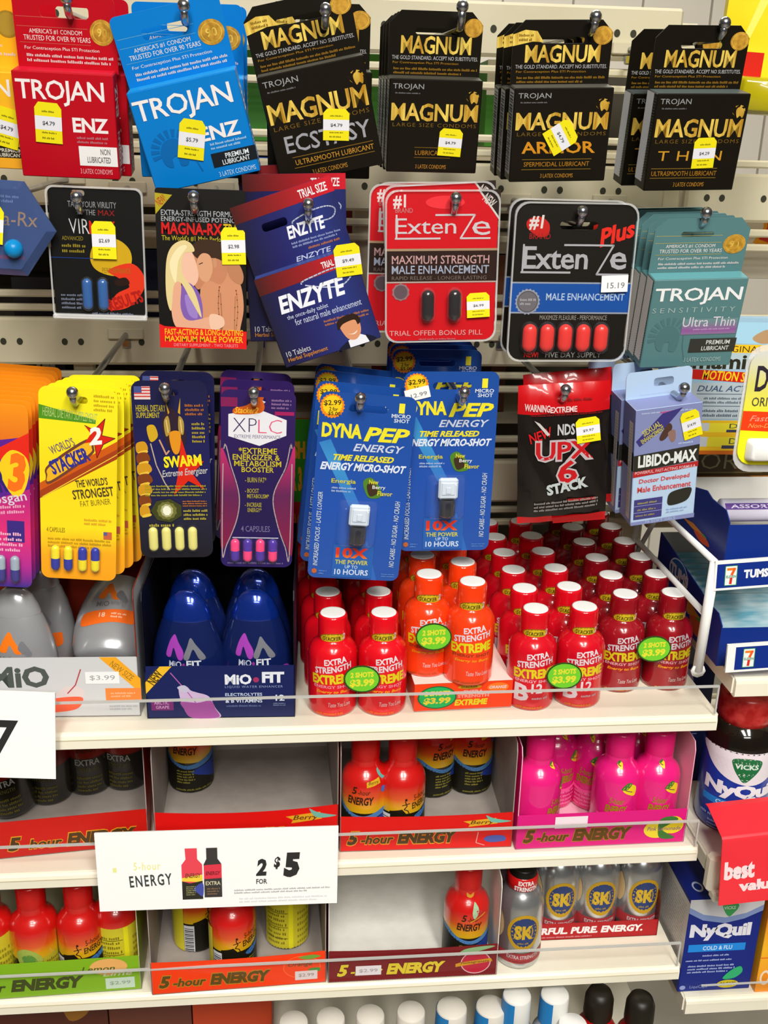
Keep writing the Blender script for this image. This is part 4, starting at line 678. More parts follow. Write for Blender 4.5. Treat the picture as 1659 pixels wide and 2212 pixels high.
ZT = ZS[0]+.0003
ROW = ['front', 'second', 'third', 'fourth', 'fifth', 'sixth', 'rearmost']
def block(proto, cols, desc, group, n, zt=ZT, y0=.7245, dy=.0398, rows=ROW):
    for ci, (x0, dxr, yo) in enumerate(cols):
        for k in range(n):
            nm = 'rearmost' if k == n-1 else ROW[k]
            place(proto, x0+dxr*k+random.uniform(-.0004, .0004), y0+yo+k*dy, zt, random.uniform(-6, 2), f"{desc}, {'left' if ci == 0 else 'right'} file, {nm} row", 'bottle', group)
block(shB, ((.1953, -.0006, .0), (.2350, -.0016, .002)), 'bright red shot bottle with white-lettered vitamin label', 'bright red vitamin shots', 6)
block(shD, ((.2765, -.0006, .021), (.3180, -.0012, .022)), 'dark red shot bottle at right end of top shelf', 'dark red shots', 6, dy=.0396, y0=.7285)
block(shR, ((.0330, -.0026, .0), (.0735, -.0012, -.001)), 'red shot bottle beside the navy box', 'red shots beside the navy box', 6, y0=.7235)
# orange tray with its bottles
def tray(name, label, bl, br, tl, z, depth, hs, hb, outer, inner, items, side=None, yaw_fix=None, back_items=None, front_extra=0, cat='display tray', inm=None, dip=0):
    A, B = atZ(*bl, z), atZ(*br, z); d = B-A; w = math.hypot(d.x, d.y); a = math.atan2(d.y, d.x); o = (A+B)/2
    n = Vector((math.sin(a), -math.cos(a), 0)); r = Vector(wray(*tl)); c0 = Vector((0, 0, CZ)); P = c0+r*((A-c0).dot(n)/r.dot(n)); hf = P.z-z
    e = empty(name, Matrix.Translation((o.x, o.y, z+.0004)) @ Matrix.Rotation(a, 4, 'Z')); tag(e, label, cat)
    om, im = col(outer), col(inner); t = .0007
    mb = MB(); mb.box(-w/2, .0, 0, w/2, depth, t, im); mb.build('tray_floor', e)
    mb = MB(); N = 14; v = []
    top = [(-w/2+w*k/N, hf-dip*(1-(2*k/N-1)**2)) for k in range(N+1)]; out = [(-w/2, 0), (w/2, 0)]+top[::-1]
    vv, f = shape(out, [], t); mb.add(vv, f, om)
    mb.box(-w/2+t, t, t, w/2-t, t+.0002, hf-dip-.001, im); art(mb, w, hf, items, lambda x, zz, of: (x, -of, zz+hf/2)); mb.build('front_panel', e)
    for s in (-1, 1):
        if hs <= 0: continue
        mb = MB(); r0 = min(.006, (hs-hf)*.4)
        P = [(0, 0), (depth, 0), (depth, hb), (.012, hs), (.004, hs-.001), (.0008, hs-.008), (0.0003, hf+r0), (0, hf)]
        vv, f = shape(P, [], t); mb.add([(s*(w/2-t)+(0 if s > 0 else 0)+(y if s > 0 else -y), x, zz) for x, y, zz in vv], [q[::-1] for q in f], im if s < 0 and not side else im)
        mb.add([(s*(w/2+2e-4), x, zz) for x, zz in P], [tuple(range(len(P)))], om); mb.build('side_wall', e)
    if hb > 0:
        mb = MB(); mb.box(-w/2+t, depth-t, t, w/2-t, depth, hb, im)
        if back_items: art(mb, w-2*t, hb, back_items, lambda x, zz, of: (x, depth-t-of, zz+hb/2))
        mb.build('back_wall', e)
    return e, w, hf, a
def clampx(e, w, x, y, r, ry=None):
    M_ = e.matrix_basis; l = M_.inverted() @ Vector((x, y, M_.translation.z)); ry = ry or r*.65
    l.x = min(max(l.x, -w/2+r+.0016), w/2-r-.0016); l.y = max(l.y, ry+.0016); g = M_ @ l; return g.x, g.y
OVAL = [('e', 50, 50, 50, 50, '2c4418'), ('e', 50, 50, 46, 45, '6cc42c'), ('t', '2 SHOTS', 18, 24, 82, 44, 'd8d434', {'b': .05, 's': .12, 'r': 4}), ('t', '$3.99', 16, 50, 84, 80, 'd8d434', {'b': .05, 's': .12, 'r': 4})]
def oval(px, py, Y, yaw, label, ov=OVAL, w=.0285, h=.0238, parent=None):
    c = atY(px, py, Y); e = bpy.data.objects; mb = MB()
    vv, f = shape([(w/2*math.cos(a*math.pi/16), h/2*math.sin(a*math.pi/16)) for a in range(32)], [], .0003); mb.add(vv, f, M('2c4418'))
    art(mb, w, h, [(k if k[0] != 't' else ('t', k[1], k[2]+.8, k[3]+1.2, k[4]+.8, k[5]+1.2, '3c4c10', k[7])) for k in ov if k[0] == 't'][:0]+ov)
    o = mb.build('price_oval'); o.location = c; o.rotation_euler = (0, 0, math.radians(yaw)); tag(o, label, 'sticker', 'green two-for-one price ovals'); return o
oval(782, 1467, .7015, -4, 'green oval price sticker bridging the two front bright red bottles beside the navy box')
oval(1219, 1460, .7025, -4, 'green oval price sticker bridging the two front vitamin bottles')
oval(1413, 1402, .727, -4, 'green oval price sticker on the two front dark red bottles')
OT = ('e3400f', 'f6dcd2')
e, w, hf, a = tray('display_tray', 'upturned orange cardboard tray with pale pink top, holding orange shots', (894, 1539), (1104, 1528), (888, 1481), ZS[0], .17, 0, 0, 'ec3c0c', 'f4d8d0', [('t', 'EXTRA', 50, 28, 70, 42, 'e8a0a0', {'b': .03}), ('t', 'STRENGTH', 44, 44, 76, 56, 'e89a90', {'b': .03}), ('t', 'EXTREME', 41, 62, 75, 84, 'd8c818', {'b': .05, 's': .15}), ('e', 56, 16, 12, 8, 'c89a18'), ('t', 'STACKER', 47, 12, 64, 20, '6c4810', {'b': .03}), ('e', 85, 22, 11, 17, 'f07020'), ('t', 'ORANGE', 76, 16, 94, 27, 'c8c0c4', {'b': .03, 's': .2}), ('e', 23, 50, 20, 42, '1c5c34'), ('e', 23, 50, 18.5, 38, '1ca854'), ('t', '2 SHOTS', 10, 26, 36, 44, 'd8c838', {'b': .05, 's': .12}), ('t', '$3.99', 9, 50, 37, 76, 'd8c838', {'b': .05, 's': .12})])
mb = MB(); mb.box(-w/2, .0003, hf-.0008, w/2, .17, hf, M('f8dcd4', .5)); mb.build('tray_top', e)
for s in (-1, 1):
    mb = MB(); mb.box(s*w/2-(.0007 if s > 0 else 0), .001, .0005, s*w/2+(.0007 if s < 0 else 0), .17, hf-.0009, M('ec3c0c', .42)); mb.build('side_wall', e)
zt = ZS[0]+hf+.0007
for ci, xs in enumerate(((927, 1238), (1021, 1254))):
    p = atZ(*xs, zt+.083)
    for k in range(4): place(shO, p.x-.0012*k*(1 if ci else .3), p.y+k*.0402, zt, -4, f"orange shot bottle on the pink-topped tray, {'left' if ci == 0 else 'right'} file, {['front', 'second', 'third', 'rearmost'][k]} row", 'bottle', 'orange shots')
oval(937, 1376, .709, -4, 'green oval price sticker bridging the two front orange bottles')

# drink enhancer squeeze bottles
def squeeze(name, prof, body, capm, items, sy, logo):
    e = empty(name); mb = MB(); P = mm(prof[0]); mb.lathe(P, body, 40, sy=sy)
    h = P[-1][1]; fn = wrap(P, h, sy=sy); w = P[3][0]*2
    art(mb, w, h, items, lambda x, z, o: fn(x, z+h/2, o), 2e-4, .004, 3e-5); mb.build('bottle_body', e)
    C = mm(prof[1]); mb = MB(); mb.lathe(C, capm, 40, sy=sy); mb.build('flip_cap', e); return e
EGG = ([(.01, 0), (20, 0), (25, 3), (28, 12), (29.5, 26), (29.2, 38), (27.5, 50), (24.5, 62), (20.5, 73), (19, 76)], [(19.3, 76), (19.3, 77.2), (17.5, 83), (14, 90), (9.5, 95), (5, 97.5), (.01, 98)])
NAVY = M('0e1c50', .2, 0, 1); NAVC = M('10349c', .16, .55, 1)
fitb = squeeze('squeeze_bottle', EGG, NAVY, NAVC, [('b', [(22, 34), (26, 20), (34, 12), (42, 20), (50, 30), (48, 38), (42, 38), (34, 26), (30, 36)], '9c3cac'), ('b', [(50, 36), (56, 24), (62, 15), (70, 22), (84, 36), (74, 38), (65, 27), (57, 38)], '70727c'), ('t', 'MiO', 28, 40, 47, 47, 'b0b4c8', {'b': .02}), ('t', 'FIT', 54, 39, 76, 46.5, 'c8ccd8', {'b': .03}), ('e', 50, 44, 2, 2, '8c2c8c'), ('d', 46, 48, 82, 51, 1, '5c6890'), ('b', [(30, 55), (60, 53), (104, 49), (108, 58), (80, 66), (24, 66)], '94309c'), ('t', '18', 36, 54, 44, 59, 'd090d8', {'b': .02}), ('t', 'ARCTIC GRAPE', 50, 53, 74, 58, 'd090d8', {'b': .02})], .62, 0)
GRY = M('a6a8ac', .26, .35, .5); GRC = M('b8babe', .22, .4, .5)
miob = squeeze('squeeze_bottle', EGG, GRY, GRC, [('b', [(30, 34), (36, 22), (46, 14), (54, 24), (64, 36), (54, 37), (46, 28), (40, 36)], 'f07818'), ('b', [(58, 32), (66, 24), (78, 38), (70, 40)], '74767c'), ('t', 'MiO', 30, 40, 50, 47, '5c5e64', {'b': .02}), ('t', 'energy', 52, 40, 76, 47, '74767c', {'b': .0}), ('b', [(10, 55), (40, 52), (88, 50), (94, 56), (90, 66), (60, 67), (12, 70)], 'f06a1c'), ('t', '18', 38, 55, 47, 61, 'f4c8a8', {'b': .02}), ('d', 54, 54, 78, 62, 2, 'f4c8a8')], .62, 0)
NVB = '101c54'
e, w, hf, a = tray('display_tray', 'navy cardboard display box holding four dark blue squeeze bottles', (319, 1553), (637, 1549), (313, 1441), ZS[0], .15, .108, .108, NVB, '0c0c14', [('p', [(0, 12), (6, 0), (34, 0), (2, 62), (0, 55)], NVB), ('p', [(0, 30), (0, 52), (18, 0), (10, 0)], 'e8b428'), ('t', 'NEW', 1, 12, 12, 30, '4c3c10', {'b': .03, 'r': 52}), ('t', 'MiO', 53, 16, 71, 36, 'd8dce8', {'b': .04}), ('e', 74, 27, 2, 5, '9c2c5c'), ('t', 'FIT', 78, 12, 93, 33, 'd8dce8', {'b': .05}), ('t', 'LIQUID WATER ENHANCER', 53, 38, 92, 43, '8494bc', {'b': 0, 'sp': 1.2}), ('t', 'ELECTROLYTES', 53, 52, 78, 58, 'b4c0dc', {'b': .02}), ('t', '& B VITAMINS', 53, 64, 78, 71, 'd0d8ec', {'b': .02}), ('d', 53, 74, 82, 80, 1, '5c6ca0'), ('t', '12', 87, 56, 93, 68, 'd0d8ec', {'b': .02}), ('d', 85, 71, 94, 78, 2, '8494bc'), ('r', 3, 64, 18, 84, '74246c'), ('t', 'ARCTIC', 5, 66, 15, 73, 'c89cc8', {'b': .01}), ('t', 'GRAPE', 6, 75, 15, 81, 'c89cc8', {'b': .01}),
  ('b', [(22, 42), (27, 38), (30, 46), (34, 50), (42, 58), (46, 80), (49, 99), (30, 99), (24, 74)], 'c0a8cc'), ('b', [(23, 68), (34, 70), (43, 66), (46, 82), (48, 99), (30, 99), (25, 82)], '9c4c98'), ('o', [(17, 12), (28, 50), (33, 70)], .7, 'a85ca8'), ('b', [(21, 40), (26, 36), (29, 46), (25, 50)], 'b8b4cc')])
lab4 = ['dark blue squeeze bottle, front left in the navy box', 'dark blue squeeze bottle, front right in the navy box', 'dark blue squeeze bottle, rear left in the navy box', 'dark blue squeeze bottle, rear right in the navy box']
yf = e.matrix_world.translation.y
for (px, dy), lb in zip(((393, .024), (559, .024), (404, .066), (555, .066)), lab4):
    p = atY(px, 1350, yf+dy); place(fitb, *clampx(e, w, p.x, yf+dy, .0296), ZS[0]+.0013, -6+random.uniform(-3, 3), lb, 'bottle', 'dark blue squeeze bottles')
e, w, hf, a = tray('display_tray', 'light grey cardboard display box with orange corner flash, cut by the left edge', (-150, 1553), (304, 1547), (300, 1420), ZS[0], .15, .108, .108, 'c9cacd', '7c2412', [('t', 'MiO', 30, 14, 58, 50, '4c5450', {'b': .04}), ('p', [(82, 0), (90, 0), (101, 36), (101, 62)], 'eca420'), ('t', 'NEW SIZE', 86, 18, 99, 28, '8c6c28', {'b': 0, 'r': -42}), ('b', [(62, 56), (66, 48), (72, 50), (74, 62), (70, 84), (62, 92), (52, 92), (54, 74)], 'd8c8c8'), ('b', [(56, 72), (66, 66), (73, 68), (70, 86), (60, 92), (52, 92)], 'f06040'), ('o', [(73, 20), (70, 46), (66, 60)], .6, 'b0444c'), ('r', 84, 52, 101, 74, 'f4843c'), ('d', 86, 58, 98, 68, 2, 'f4b890'), ('d', 85, 80, 99, 90, 2, 'a8a8ac'), ('r', 75, 24, 91, 44, 'e8eaec'), ('t', '$3.99', 77, 30, 89, 39, '9a9a9e', {'b': .0}), ('r', 101, 0, 101, 100, 'c9cacd')], back_items=[('b', [(60, 40), (74, 36), (78, 56), (66, 60)], '3c4c18'), ('d', 20, 20, 90, 32, 2, '8c3018')])
yf = e.matrix_world.translation.y
p = atY(38, 1350, yf+.03); place(miob, p.x, p.y, ZS[0]+.0013, -4, 'silver grey squeeze bottle with orange chevron, nearest the left edge', 'bottle', 'silver grey squeeze bottles')
p = atY(82, 1300, yf+.085); place(miob, p.x, p.y, ZS[0]+.0013, -4, 'silver grey squeeze bottle partly hidden behind the leftmost one', 'bottle', 'silver grey squeeze bottles')
p = atY(226, 1420, yf+.036); place(miob, p.x, p.y, ZS[0]+.030, -4, 'silver grey squeeze bottle leaning back low at right of the grey box', 'bottle', 'silver grey squeeze bottles', rx=-58, skip=('flip_cap',))

# five-hour style shots: black-footed, red-topped
B5 = mm([(.01, 0), (17.5, 0), (19.3, 1), (20, 3), (20, 54), (19.6, 58), (18, 62.5), (15, 66.5), (12.6, 69), (11.9, 72), (11.9, 76)])
B5C = mm([(11.9, 76), (12, 77), (12, 96), (11.2, 97.4), (9.6, 97.8), (.01, 97.8)])
def five(stops, capc, items, neck=None):
    e = empty('energy_shot_bottle'); mb = MB(); bm = MG(0, .076, stops, .24, 2, .7)
    mb.lathe(B5, bm, 36); fn = wrap(B5, .076); w = .02*math.pi*1.25
    art(mb, w, .076, items, lambda x, z, o: fn(x, z+.038, o), 1.2e-4, .0035, 3e-5); mb.build('sleeved_body', e)
    mb = MB(); mb.lathe(B5C, M(capc, .28, 0, .4), 30); mb.build('cap', e); return e
def five_art(fr, en='2c1c10'):
    return [('p', [(0, 52), (20, 50), (36, 58), (52, 62), (60, 66), (70, 72), (84, 76), (99, 80), (99, 100), (0, 100)], '18160e'), ('b', [(2, 53), (20, 49), (36, 57), (52, 61), (70, 56), (96, 48), (98, 54), (70, 63), (52, 66), (36, 62), (18, 54)], '4c7cb4'), ('b', [(56, 70), (70, 64), (84, 61), (99, 54), (99, 88), (84, 84), (72, 78)], '243c94'), ('d', 38, 67, 60, 86, 5, '8c8430'), ('d', 36, 92, 84, 96, 1, '7c7428'), ('t', '5', 40, 25, 46, 34, en, {'b': .02, 's': .2}), ('t', '-hour', 47, 28, 60, 34, en, {'b': .0, 's': .2}), ('t', 'ENERGY', 35, 37, 64, 47, en, {'b': .03, 's': .2}), ('p', [(56, 19), (72, 16), (72, 22), (56, 25)], 'c89a1c'), ('t', fr or 'x', 58, 18, 70, 23, '4c2c10', {'b': .0, 's': .2}), ('b', [(72, 12), (76, 8), (77, 14), (80, 18), (75, 18)], '5ca094'), ('e', 75, 30, 3, 4, '4c64b0')]
STP = [(0, '18160e'), (.42, '18160e'), (.425, 'd8ac18'), (.5, 'd89c18'), (.6, 'd45018'), (.74, 'c4140f'), (1, 'c01010')]
b5 = five(STP, 'b80e0c', five_art('Berry'))
BACK = [('r', 0, 34, 34, 100, 'ccc02c'), ('d', 3, 46, 31, 92, 7, '7c7018'), ('r', 3, 58, 31, 58.8, '4c4410'), ('r', 3, 74, 31, 74.8, '4c4410'), ('r', 34, 42, 40, 100, 'dcdce0')]+[('r', 34.4, 50+i*3, 39.6, 51+i*3+(i % 2)*.7, '3c3c40') for i in range(15)]
FACTS = [('r', 20, 30, 82, 100, 'c8bc2c'), ('d', 24, 40, 50, 92, 8, '7c7018'), ('r', 22, 46, 51, 46.8, '3c3810'), ('r', 22, 66, 51, 66.8, '3c3810'), ('r', 22, 82, 51, 82.8, '3c3810'), ('r', 52, 30, 57, 100, 'e0d820'), ('d', 60, 44, 80, 94, 6, '948820')]
RUN = [('p', [(36, 56), (50, 52), (56, 60), (64, 62), (74, 56), (98, 48), (98, 100), (36, 100)], '18160e'), ('b', [(64, 62), (80, 56), (98, 48), (99, 54), (82, 62), (70, 67)], '3c74b8'), ('d', 62, 70, 78, 90, 5, '9c9430'), ('o', [(53, 42), (55, 48), (52, 52), (56, 54), (58, 59)], 1, '241808'), ('o', [(50, 47), (58, 45)], .9, '241808'), ('e', 54, 40, 1.3, 1.6, '241808'), ('t', '5-hour', 62, 34, 80, 41, '3c2c10', {'b': .0, 's': .2, 'r': 8}), ('t', 'ENERGY', 60, 43, 84, 51, '3c2c10', {'b': .02, 's': .2, 'r': 8}), ('r', 25, 60, 37, 100, 'd0d0d4')]+[('r', 26, 64+i*2.6, 36, 65+i*2.6+(i % 2)*.6, '3c3c40') for i in range(13)]+[('r', 0, 30, 25, 100, 'd0c428')]
b5run = five(STP, 'b80e0c', RUN); b5fact = five(STP, 'b80e0c', FACTS)
b5lime = five(STP, 'b80e0c', [('b', [(32, 50), (42, 42), (54, 48), (60, 60), (52, 70), (36, 66)], '9cac4c'), ('b', [(38, 54), (48, 50), (54, 60), (44, 66)], '5c8c3c'), ('d', 34, 64, 46, 74, 2, '3c3c18'), ('r', 60, 56, 90, 100, 'b0a428'), ('d', 62, 60, 88, 94, 5, '7c7018', -3), ('b', [(30, 78), (50, 82), (62, 78), (62, 86), (34, 88)], '3c64b0')])
bx = five([(0, '16140e'), (.5, '1c1810'), (.52, '8c1c10'), (.78, '98240f'), (1, '1a1610')], '16140e', [('t', '5-hour', 42, 24, 58, 31, '2c1408', {'s': .2}), ('t', 'ENERGY', 38, 33, 62, 41, '2c1408', {'b': .02, 's': .2}), ('t', 'EXTRA', 36, 50, 64, 58, 'a8a8a0', {'b': .02}), ('t', 'STRENGTH', 38, 61, 62, 66, '5c5828', {'b': .0}), ('d', 36, 72, 66, 94, 4, '5c541c'), ('d', 10, 70, 30, 90, 5, '4c4818')])
PKS = [(0, 'd8146c'), (.3, 'e01c80'), (1, 'e01878')]
LEM = lambda u, v, s: [('b', [(u-s, v), (u-s*.2, v-s*.9), (u+s, v-s*.3), (u+s*.9, v+s), (u, v+s*.8)], 'e8d020'), ('b', [(u-s*1.2, v-s*.2), (u-s*.4, v-s*1.1), (u+s*.3, v-s*.9), (u-s*.4, v-s*.1)], '3c7430'), ('o', [(u-s*.6, v), (u+s*.4, v+s*.4)], 1, '7c3450')]
pk = five(PKS, 'd01468', LEM(63, 34, 8)+LEM(50, 7, 4.5)+[('t', '5-hour', 42, 44, 58, 52, '9a7a18', {'b': .02, 's': .2}), ('t', 'ENERGY', 38, 54, 62, 64, '9a7a18', {'b': .05, 's': .2}), ('d', 36, 74, 66, 94, 4, 'e878a8'), ('b', [(30, 68), (50, 72), (70, 66), (70, 70), (50, 76), (30, 72)], 'f05098')])
def ftxt(c, u=0): return [('t', '5', 4+u, 44, 11+u, 82, c, {'b': .05, 's': .25}), ('t', '-hour', 12+u, 54, 31+u, 80, c, {'b': .03, 's': .25}), ('t', 'ENERGY', 33+u, 46, 68+u, 82, c, {'b': .06, 's': .22})]
def ftxt2(c, e, u=0): return [(t[0], t[1], t[2]-.5, t[3]-3, t[4]+.5, t[5]+3, e, {**t[7], 'b': t[7]['b']+.03}) for t in ftxt(c, u)]+ftxt(c, u)
BER = [('p', [(71, 22), (90, 14), (91, 30), (74, 38), (75, 30)], 'd8a020'), ('t', 'Berry', 75, 20, 89, 34, '5c3c14', {'s': .25}), ('b', [(84, 6), (88, 14), (94, 20), (99, 24), (92, 28), (87, 24)], '6cb0a0'), ('b', [(84, 70), (88, 64), (95, 66), (96, 80), (88, 84), (84, 78)], '4c58a8'), ('o', [(80, 54), (79, 84), (84, 92)], .5, 'e0a0a0')]
RT = 'd4120f'; GREYIN = MN('tray_card', '9c928c', 'a49a94', 60, .7)
Z2, Z3 = ZS[1], ZS[2]
# middle shelf
e, w, hf, a = tray('display_tray', 'dark red tray at the left end of the middle shelf holding black bottles', (-115, 1868), (322, 1824), (326, 1748), Z2, .16, .1, .1, 'c01810', GREYIN, ftxt2('4c3414', 'd89020', 26))
ex = [('black shot bottle with red band, third from right in the left tray', 100, 1742, 0), ('black shot bottle with red band, second from right in the left tray', 187, 1720, 0), ('black shot bottle with red band, rightmost in the left tray', 279, 1709, 0)]
for lb, px, py, rz in ex:
    p = atZ(px, py, Z2+.001); place(bx, *clampx(e, w, p.x, p.y+.019, .0201, .0201), Z2+.0013, rz+random.uniform(-12, 12), lb, 'bottle', 'black shots with red band')
p = atZ(20, 1782, Z2+.001); place(bx, *clampx(e, w, p.x, p.y+.022, .0201, .0215), Z2+.0055, 8, 'black shot bottle tilted sideways at the left edge of the middle shelf', 'bottle', 'black shots with red band', ry=-10)
e, w, hf, a = tray('display_tray', 'nearly empty red berry tray behind the white two-for-five sign', (338, 1852), (730, 1832), (333, 1757), Z2, .155, .1, .1, RT, GREYIN, ftxt2('4c3414', 'd89020', 2)+BER, dip=.004)
p = atZ(380, 1716, Z2+.001); place(b5, *clampx(e, w, p.x, p.y+.019, .0201, .0201), Z2+.0013, -8, 'red and black berry bottle alone in the nearly empty tray', 'bottle', 'berry shots')
e, w, hf, a = tray('display_tray', 'red berry tray right of the white sign, holding four bottles', (734, 1841), (1104, 1830), (727, 1766), Z2, .155, .1, .1, RT, GREYIN, ftxt2('4c3414', 'd89020')+BER, dip=.002)
yf = e.matrix_world.translation.y
def at5(proto, px, py, dy, rz, lb, grp, z=Z2, yf_=None, **k):
    Y = (yf_ if yf_ is not None else yf)+dy; p = atY(px, py, Y); place(proto, *clampx(e, w, p.x, Y, .0201, .0201), z+.0013, rz, lb, 'bottle', grp, **k)
at5(b5, 770, 1690, .026, -14, 'berry bottle at the front left of the four-bottle tray', 'berry shots')
at5(b5run, 868, 1690, .024, -4, 'berry bottle with barcode turned forward, front of the four-bottle tray', 'berry shots')
at5(b5, 934, 1650, .088, 26, 'berry bottle half hidden behind the barcode bottle', 'berry shots')
at5(b5, 1021, 1650, .091, 2, 'berry bottle at the rear right of the four-bottle tray', 'berry shots')
e, w, hf, a = tray('display_tray', 'bright pink tray of pink lemonade bottles', (1113, 1836), (1476, 1819), (1112, 1764), Z2, .15, .098, .098, 'd8187c', 'e8b0c4', ftxt2('5c4010', 'a86c18')+[('e', 83, 58, 8, 26, 'e8d030'), ('e', 92, 46, 6.5, 26, 'e8d020'), ('b', [(84, 30), (91, 20), (95, 30), (90, 44), (86, 60), (94, 84), (88, 88), (84, 76)], '3c7430'), ('t', 'Pink Lemonade', 77, 50, 97, 62, '8c6878', {'s': .2}), ('r', 22, 8, 41, 42, 'ecdce4'), ('d', 25, 28, 39, 38, 1, 'a898a4')])
yf = e.matrix_world.translation.y
for px, dy, rz, lb in ((1150, .024, 40, 'front left of the pink tray, its fruit print at the left'), (1192, .07, 20, 'behind the front left one in the pink tray'), (1280, .064, -38, 'middle of the pink tray, set back'), (1331, .024, -14, 'second from right at the front of the pink tray'), (1430, .024, -6, 'front right corner of the pink tray'), (1384, .073, 0, 'behind the gap of the two right bottles in the pink tray')):
    at5(pk, px, 1690, dy, rz, 'hot pink shot bottle, '+lb, 'pink shots')
# lower shelf
e, w, hf, a = tray('display_tray', 'lime green lemon-lime tray at the left of the lower shelf', (-150, 2170), (306, 2137), (306, 2065), Z3, .15, .1, .1, '7cac18', 'c8c4a8', ftxt2('4c5418', '6c8c18', 5)[3:]+ftxt('3c4414', 5)+[('e', 85, 26, 9, 24, 'e0a860'), ('t', 'Lemon', 72, 22, 88, 38, '4c5c20', {'s': .25}), ('t', 'Lime', 82, 40, 96, 54, 'c8c8a0', {'s': .25}), ('r', 83, 60, 97, 92, 'c0d4c0'), ('t', '$2.99', 85, 70, 95, 82, '8ca08c')])
yf = e.matrix_world.translation.y
at5(b5fact, -24, 2000, .026, 0, 'lemon-lime bottle cut by the left edge in the green tray', 'lemon-lime shots', Z3)
at5(b5lime, 74, 2000, .025, 6, 'lemon-lime bottle with fruit print, second from left in the green tray', 'lemon-lime shots', Z3)
at5(b5run, 175, 2000, .025, -8, 'lemon-lime bottle with running figure in the green tray', 'lemon-lime shots', Z3)
at5(b5fact, 262, 2000, .034, 20, 'lemon-lime bottle with yellow facts panel, rightmost in the green tray', 'lemon-lime shots', Z3)
e, w, hf, a = tray('display_tray', 'orange tray with three bottles under the white sign', (329, 2150), (704, 2122), (324, 2082), Z3, .15, .1, .1, 'ee3c0c', GREYIN, ftxt2('5c4414', 'b87c18')+[('e', 86, 45, 11, 36, 'f4602c'), ('e', 86, 45, 10.3, 33, 'ec4414'), ('t', 'Orange', 78, 30, 92, 46, '5c4c30', {'s': .3}), ('b', [(84, 14), (92, 8), (97, 14), (90, 22)], '6c9c3c'), ('b', [(90, 52), (96, 50), (96, 62), (91, 60)], '4c8c3c'), ('r', 82, 58, 95, 86, 'dccccc'), ('t', '$2.99', 84, 66, 93, 78, '9c8c8c')], back_items=[('r', 5, 0, 95, 66, 'd4380c'), ('t', '5-hour', 8, 40, 40, 58, '8c3c10', {'s': .2, 'b': .04}), ('t', 'ENERGY', 44, 40, 90, 58, '8c3c10', {'s': .2, 'b': .04})], dip=.002)
yf = e.matrix_world.translation.y
at5(b5run, 424, 1990, .062, 30, 'orange-flavour bottle at the rear left of the orange tray', 'orange-tray shots', Z3)
at5(b5run, 503, 2010, .026, 4, 'orange-flavour bottle with barcode, middle of the orange tray', 'orange-tray shots', Z3)
at5(b5fact, 620, 1990, .06, 0, 'orange-flavour bottle with yellow facts panel in the orange tray', 'orange-tray shots', Z3)
e, w, hf, a = tray('display_tray', 'maroon pomegranate tray holding a single bottle', (709, 2124), (1072, 2106), (705, 2057), Z3, .15, .1, .1, '74141a', MN('tray_card_white', 'dcdad4', 'e4e2dc', 60, .7), ftxt2('d8c030', '5c1014', 1)+[('e', 87, 56, 9, 36, 'd8a8b0'), ('e', 87, 56, 8.4, 33, 'b81c38'), ('b', [(76, 32), (80, 12), (92, 4), (98, 6), (90, 18), (84, 24)], '84a878'), ('p', [(75, 58), (78, 54), (96, 44), (97, 54), (78, 66), (75, 68)], 'c8901c'), ('t', 'Pomegranate', 78, 50, 95, 60, '6c3c14', {'s': .2, 'r': 4}), ('r', 16, 50, 31, 80, 'e0d8dc'), ('t', '$2.99', 18, 60, 29, 72, 'a09aa0')], dip=.002)
yf = e.matrix_world.translation.y
at5(five(STP, 'b4100e', five_art('')[:-4]+[('e', 60, 26, 5, 6, 'b02c2c'), ('b', [(52, 22), (56, 12), (60, 18), (58, 26), (54, 30)], '9cb894'), ('o', [(50, 34), (62, 28), (68, 26)], 1.2, 'c8a028'), ('b', [(44, 1), (50, 4), (56, 1), (56, 6), (50, 8), (44, 6)], 'c88c28')]), 1008, 1960, .028, 0, 'red and yellow pomegranate bottle alone in the maroon tray', 'pomegranate shots', Z3)
# silver bottles
SKP = mm([(.01, 0), (17, 0), (19.5, 1.5), (20.3, 4), (20.5, 10), (20.5, 56), (20, 63), (18, 70), (15, 75), (12.8, 77.5), (12.4, 79)])
SKC = mm([(12.6, 78), (13.6, 79), (13.2, 90), (12.2, 91)]); SKT = mm([(12, 91), (11.9, 97), (11, 98), (.01, 98)])
sk = empty('silver_shot_bottle'); SVR = M('c4c6c8', .24, .85); mb = MB(); mb.lathe(SKP, SVR, 40, mats=[SVR]*10)
fn = wrap(SKP, .079); w = .0205*math.pi
art(mb, w, .079, [('e', 50, 48, 23.5, 24, 'b8901c'), ('e', 50, 47.5, 19, 19.5, '2c3c6c'), ('t', 'SK', 36, 38, 63, 57, 'c8a428', {'b': .045, 'sp': 1}), ('d', 40, 60, 60, 64, 1, '9c8428'), ('r', 10, 76, 90, 90, 'a83438'), ('t', 'EXTRA STRENGTH', 28, 79, 74, 84, 'c8c0c4', {'b': .02}), ('d', 30, 86, 72, 88.5, 1, '5c2024'), ('b', [(8, 26), (18, 34), (20, 50), (14, 62), (8, 60)], 'c8a878')], lambda x, z, o: fn(x, z+.0395, o), 1.5e-4, .0035, 3e-5); mb.build('can_body', sk)
f2 = wrap(SKC, .091); mb = MB(); mb.lathe(SKC, M('b81414', .3, 0, .5), 30); art(mb, .0136*math.pi, .013, [('t', 'EXTRA', 34, 12, 68, 46, 'e0d8d8', {'b': .04}), ('t', 'STRENGTH', 26, 54, 76, 88, 'e0d8d8', {'b': .04})], lambda x, z, o: f2(x, z+.0845, o), 2e-4, .003); mb.build('neck_band', sk)
mb = MB(); mb.lathe(SKT, M('14120e', .35), 30); mb.build('cap', sk)
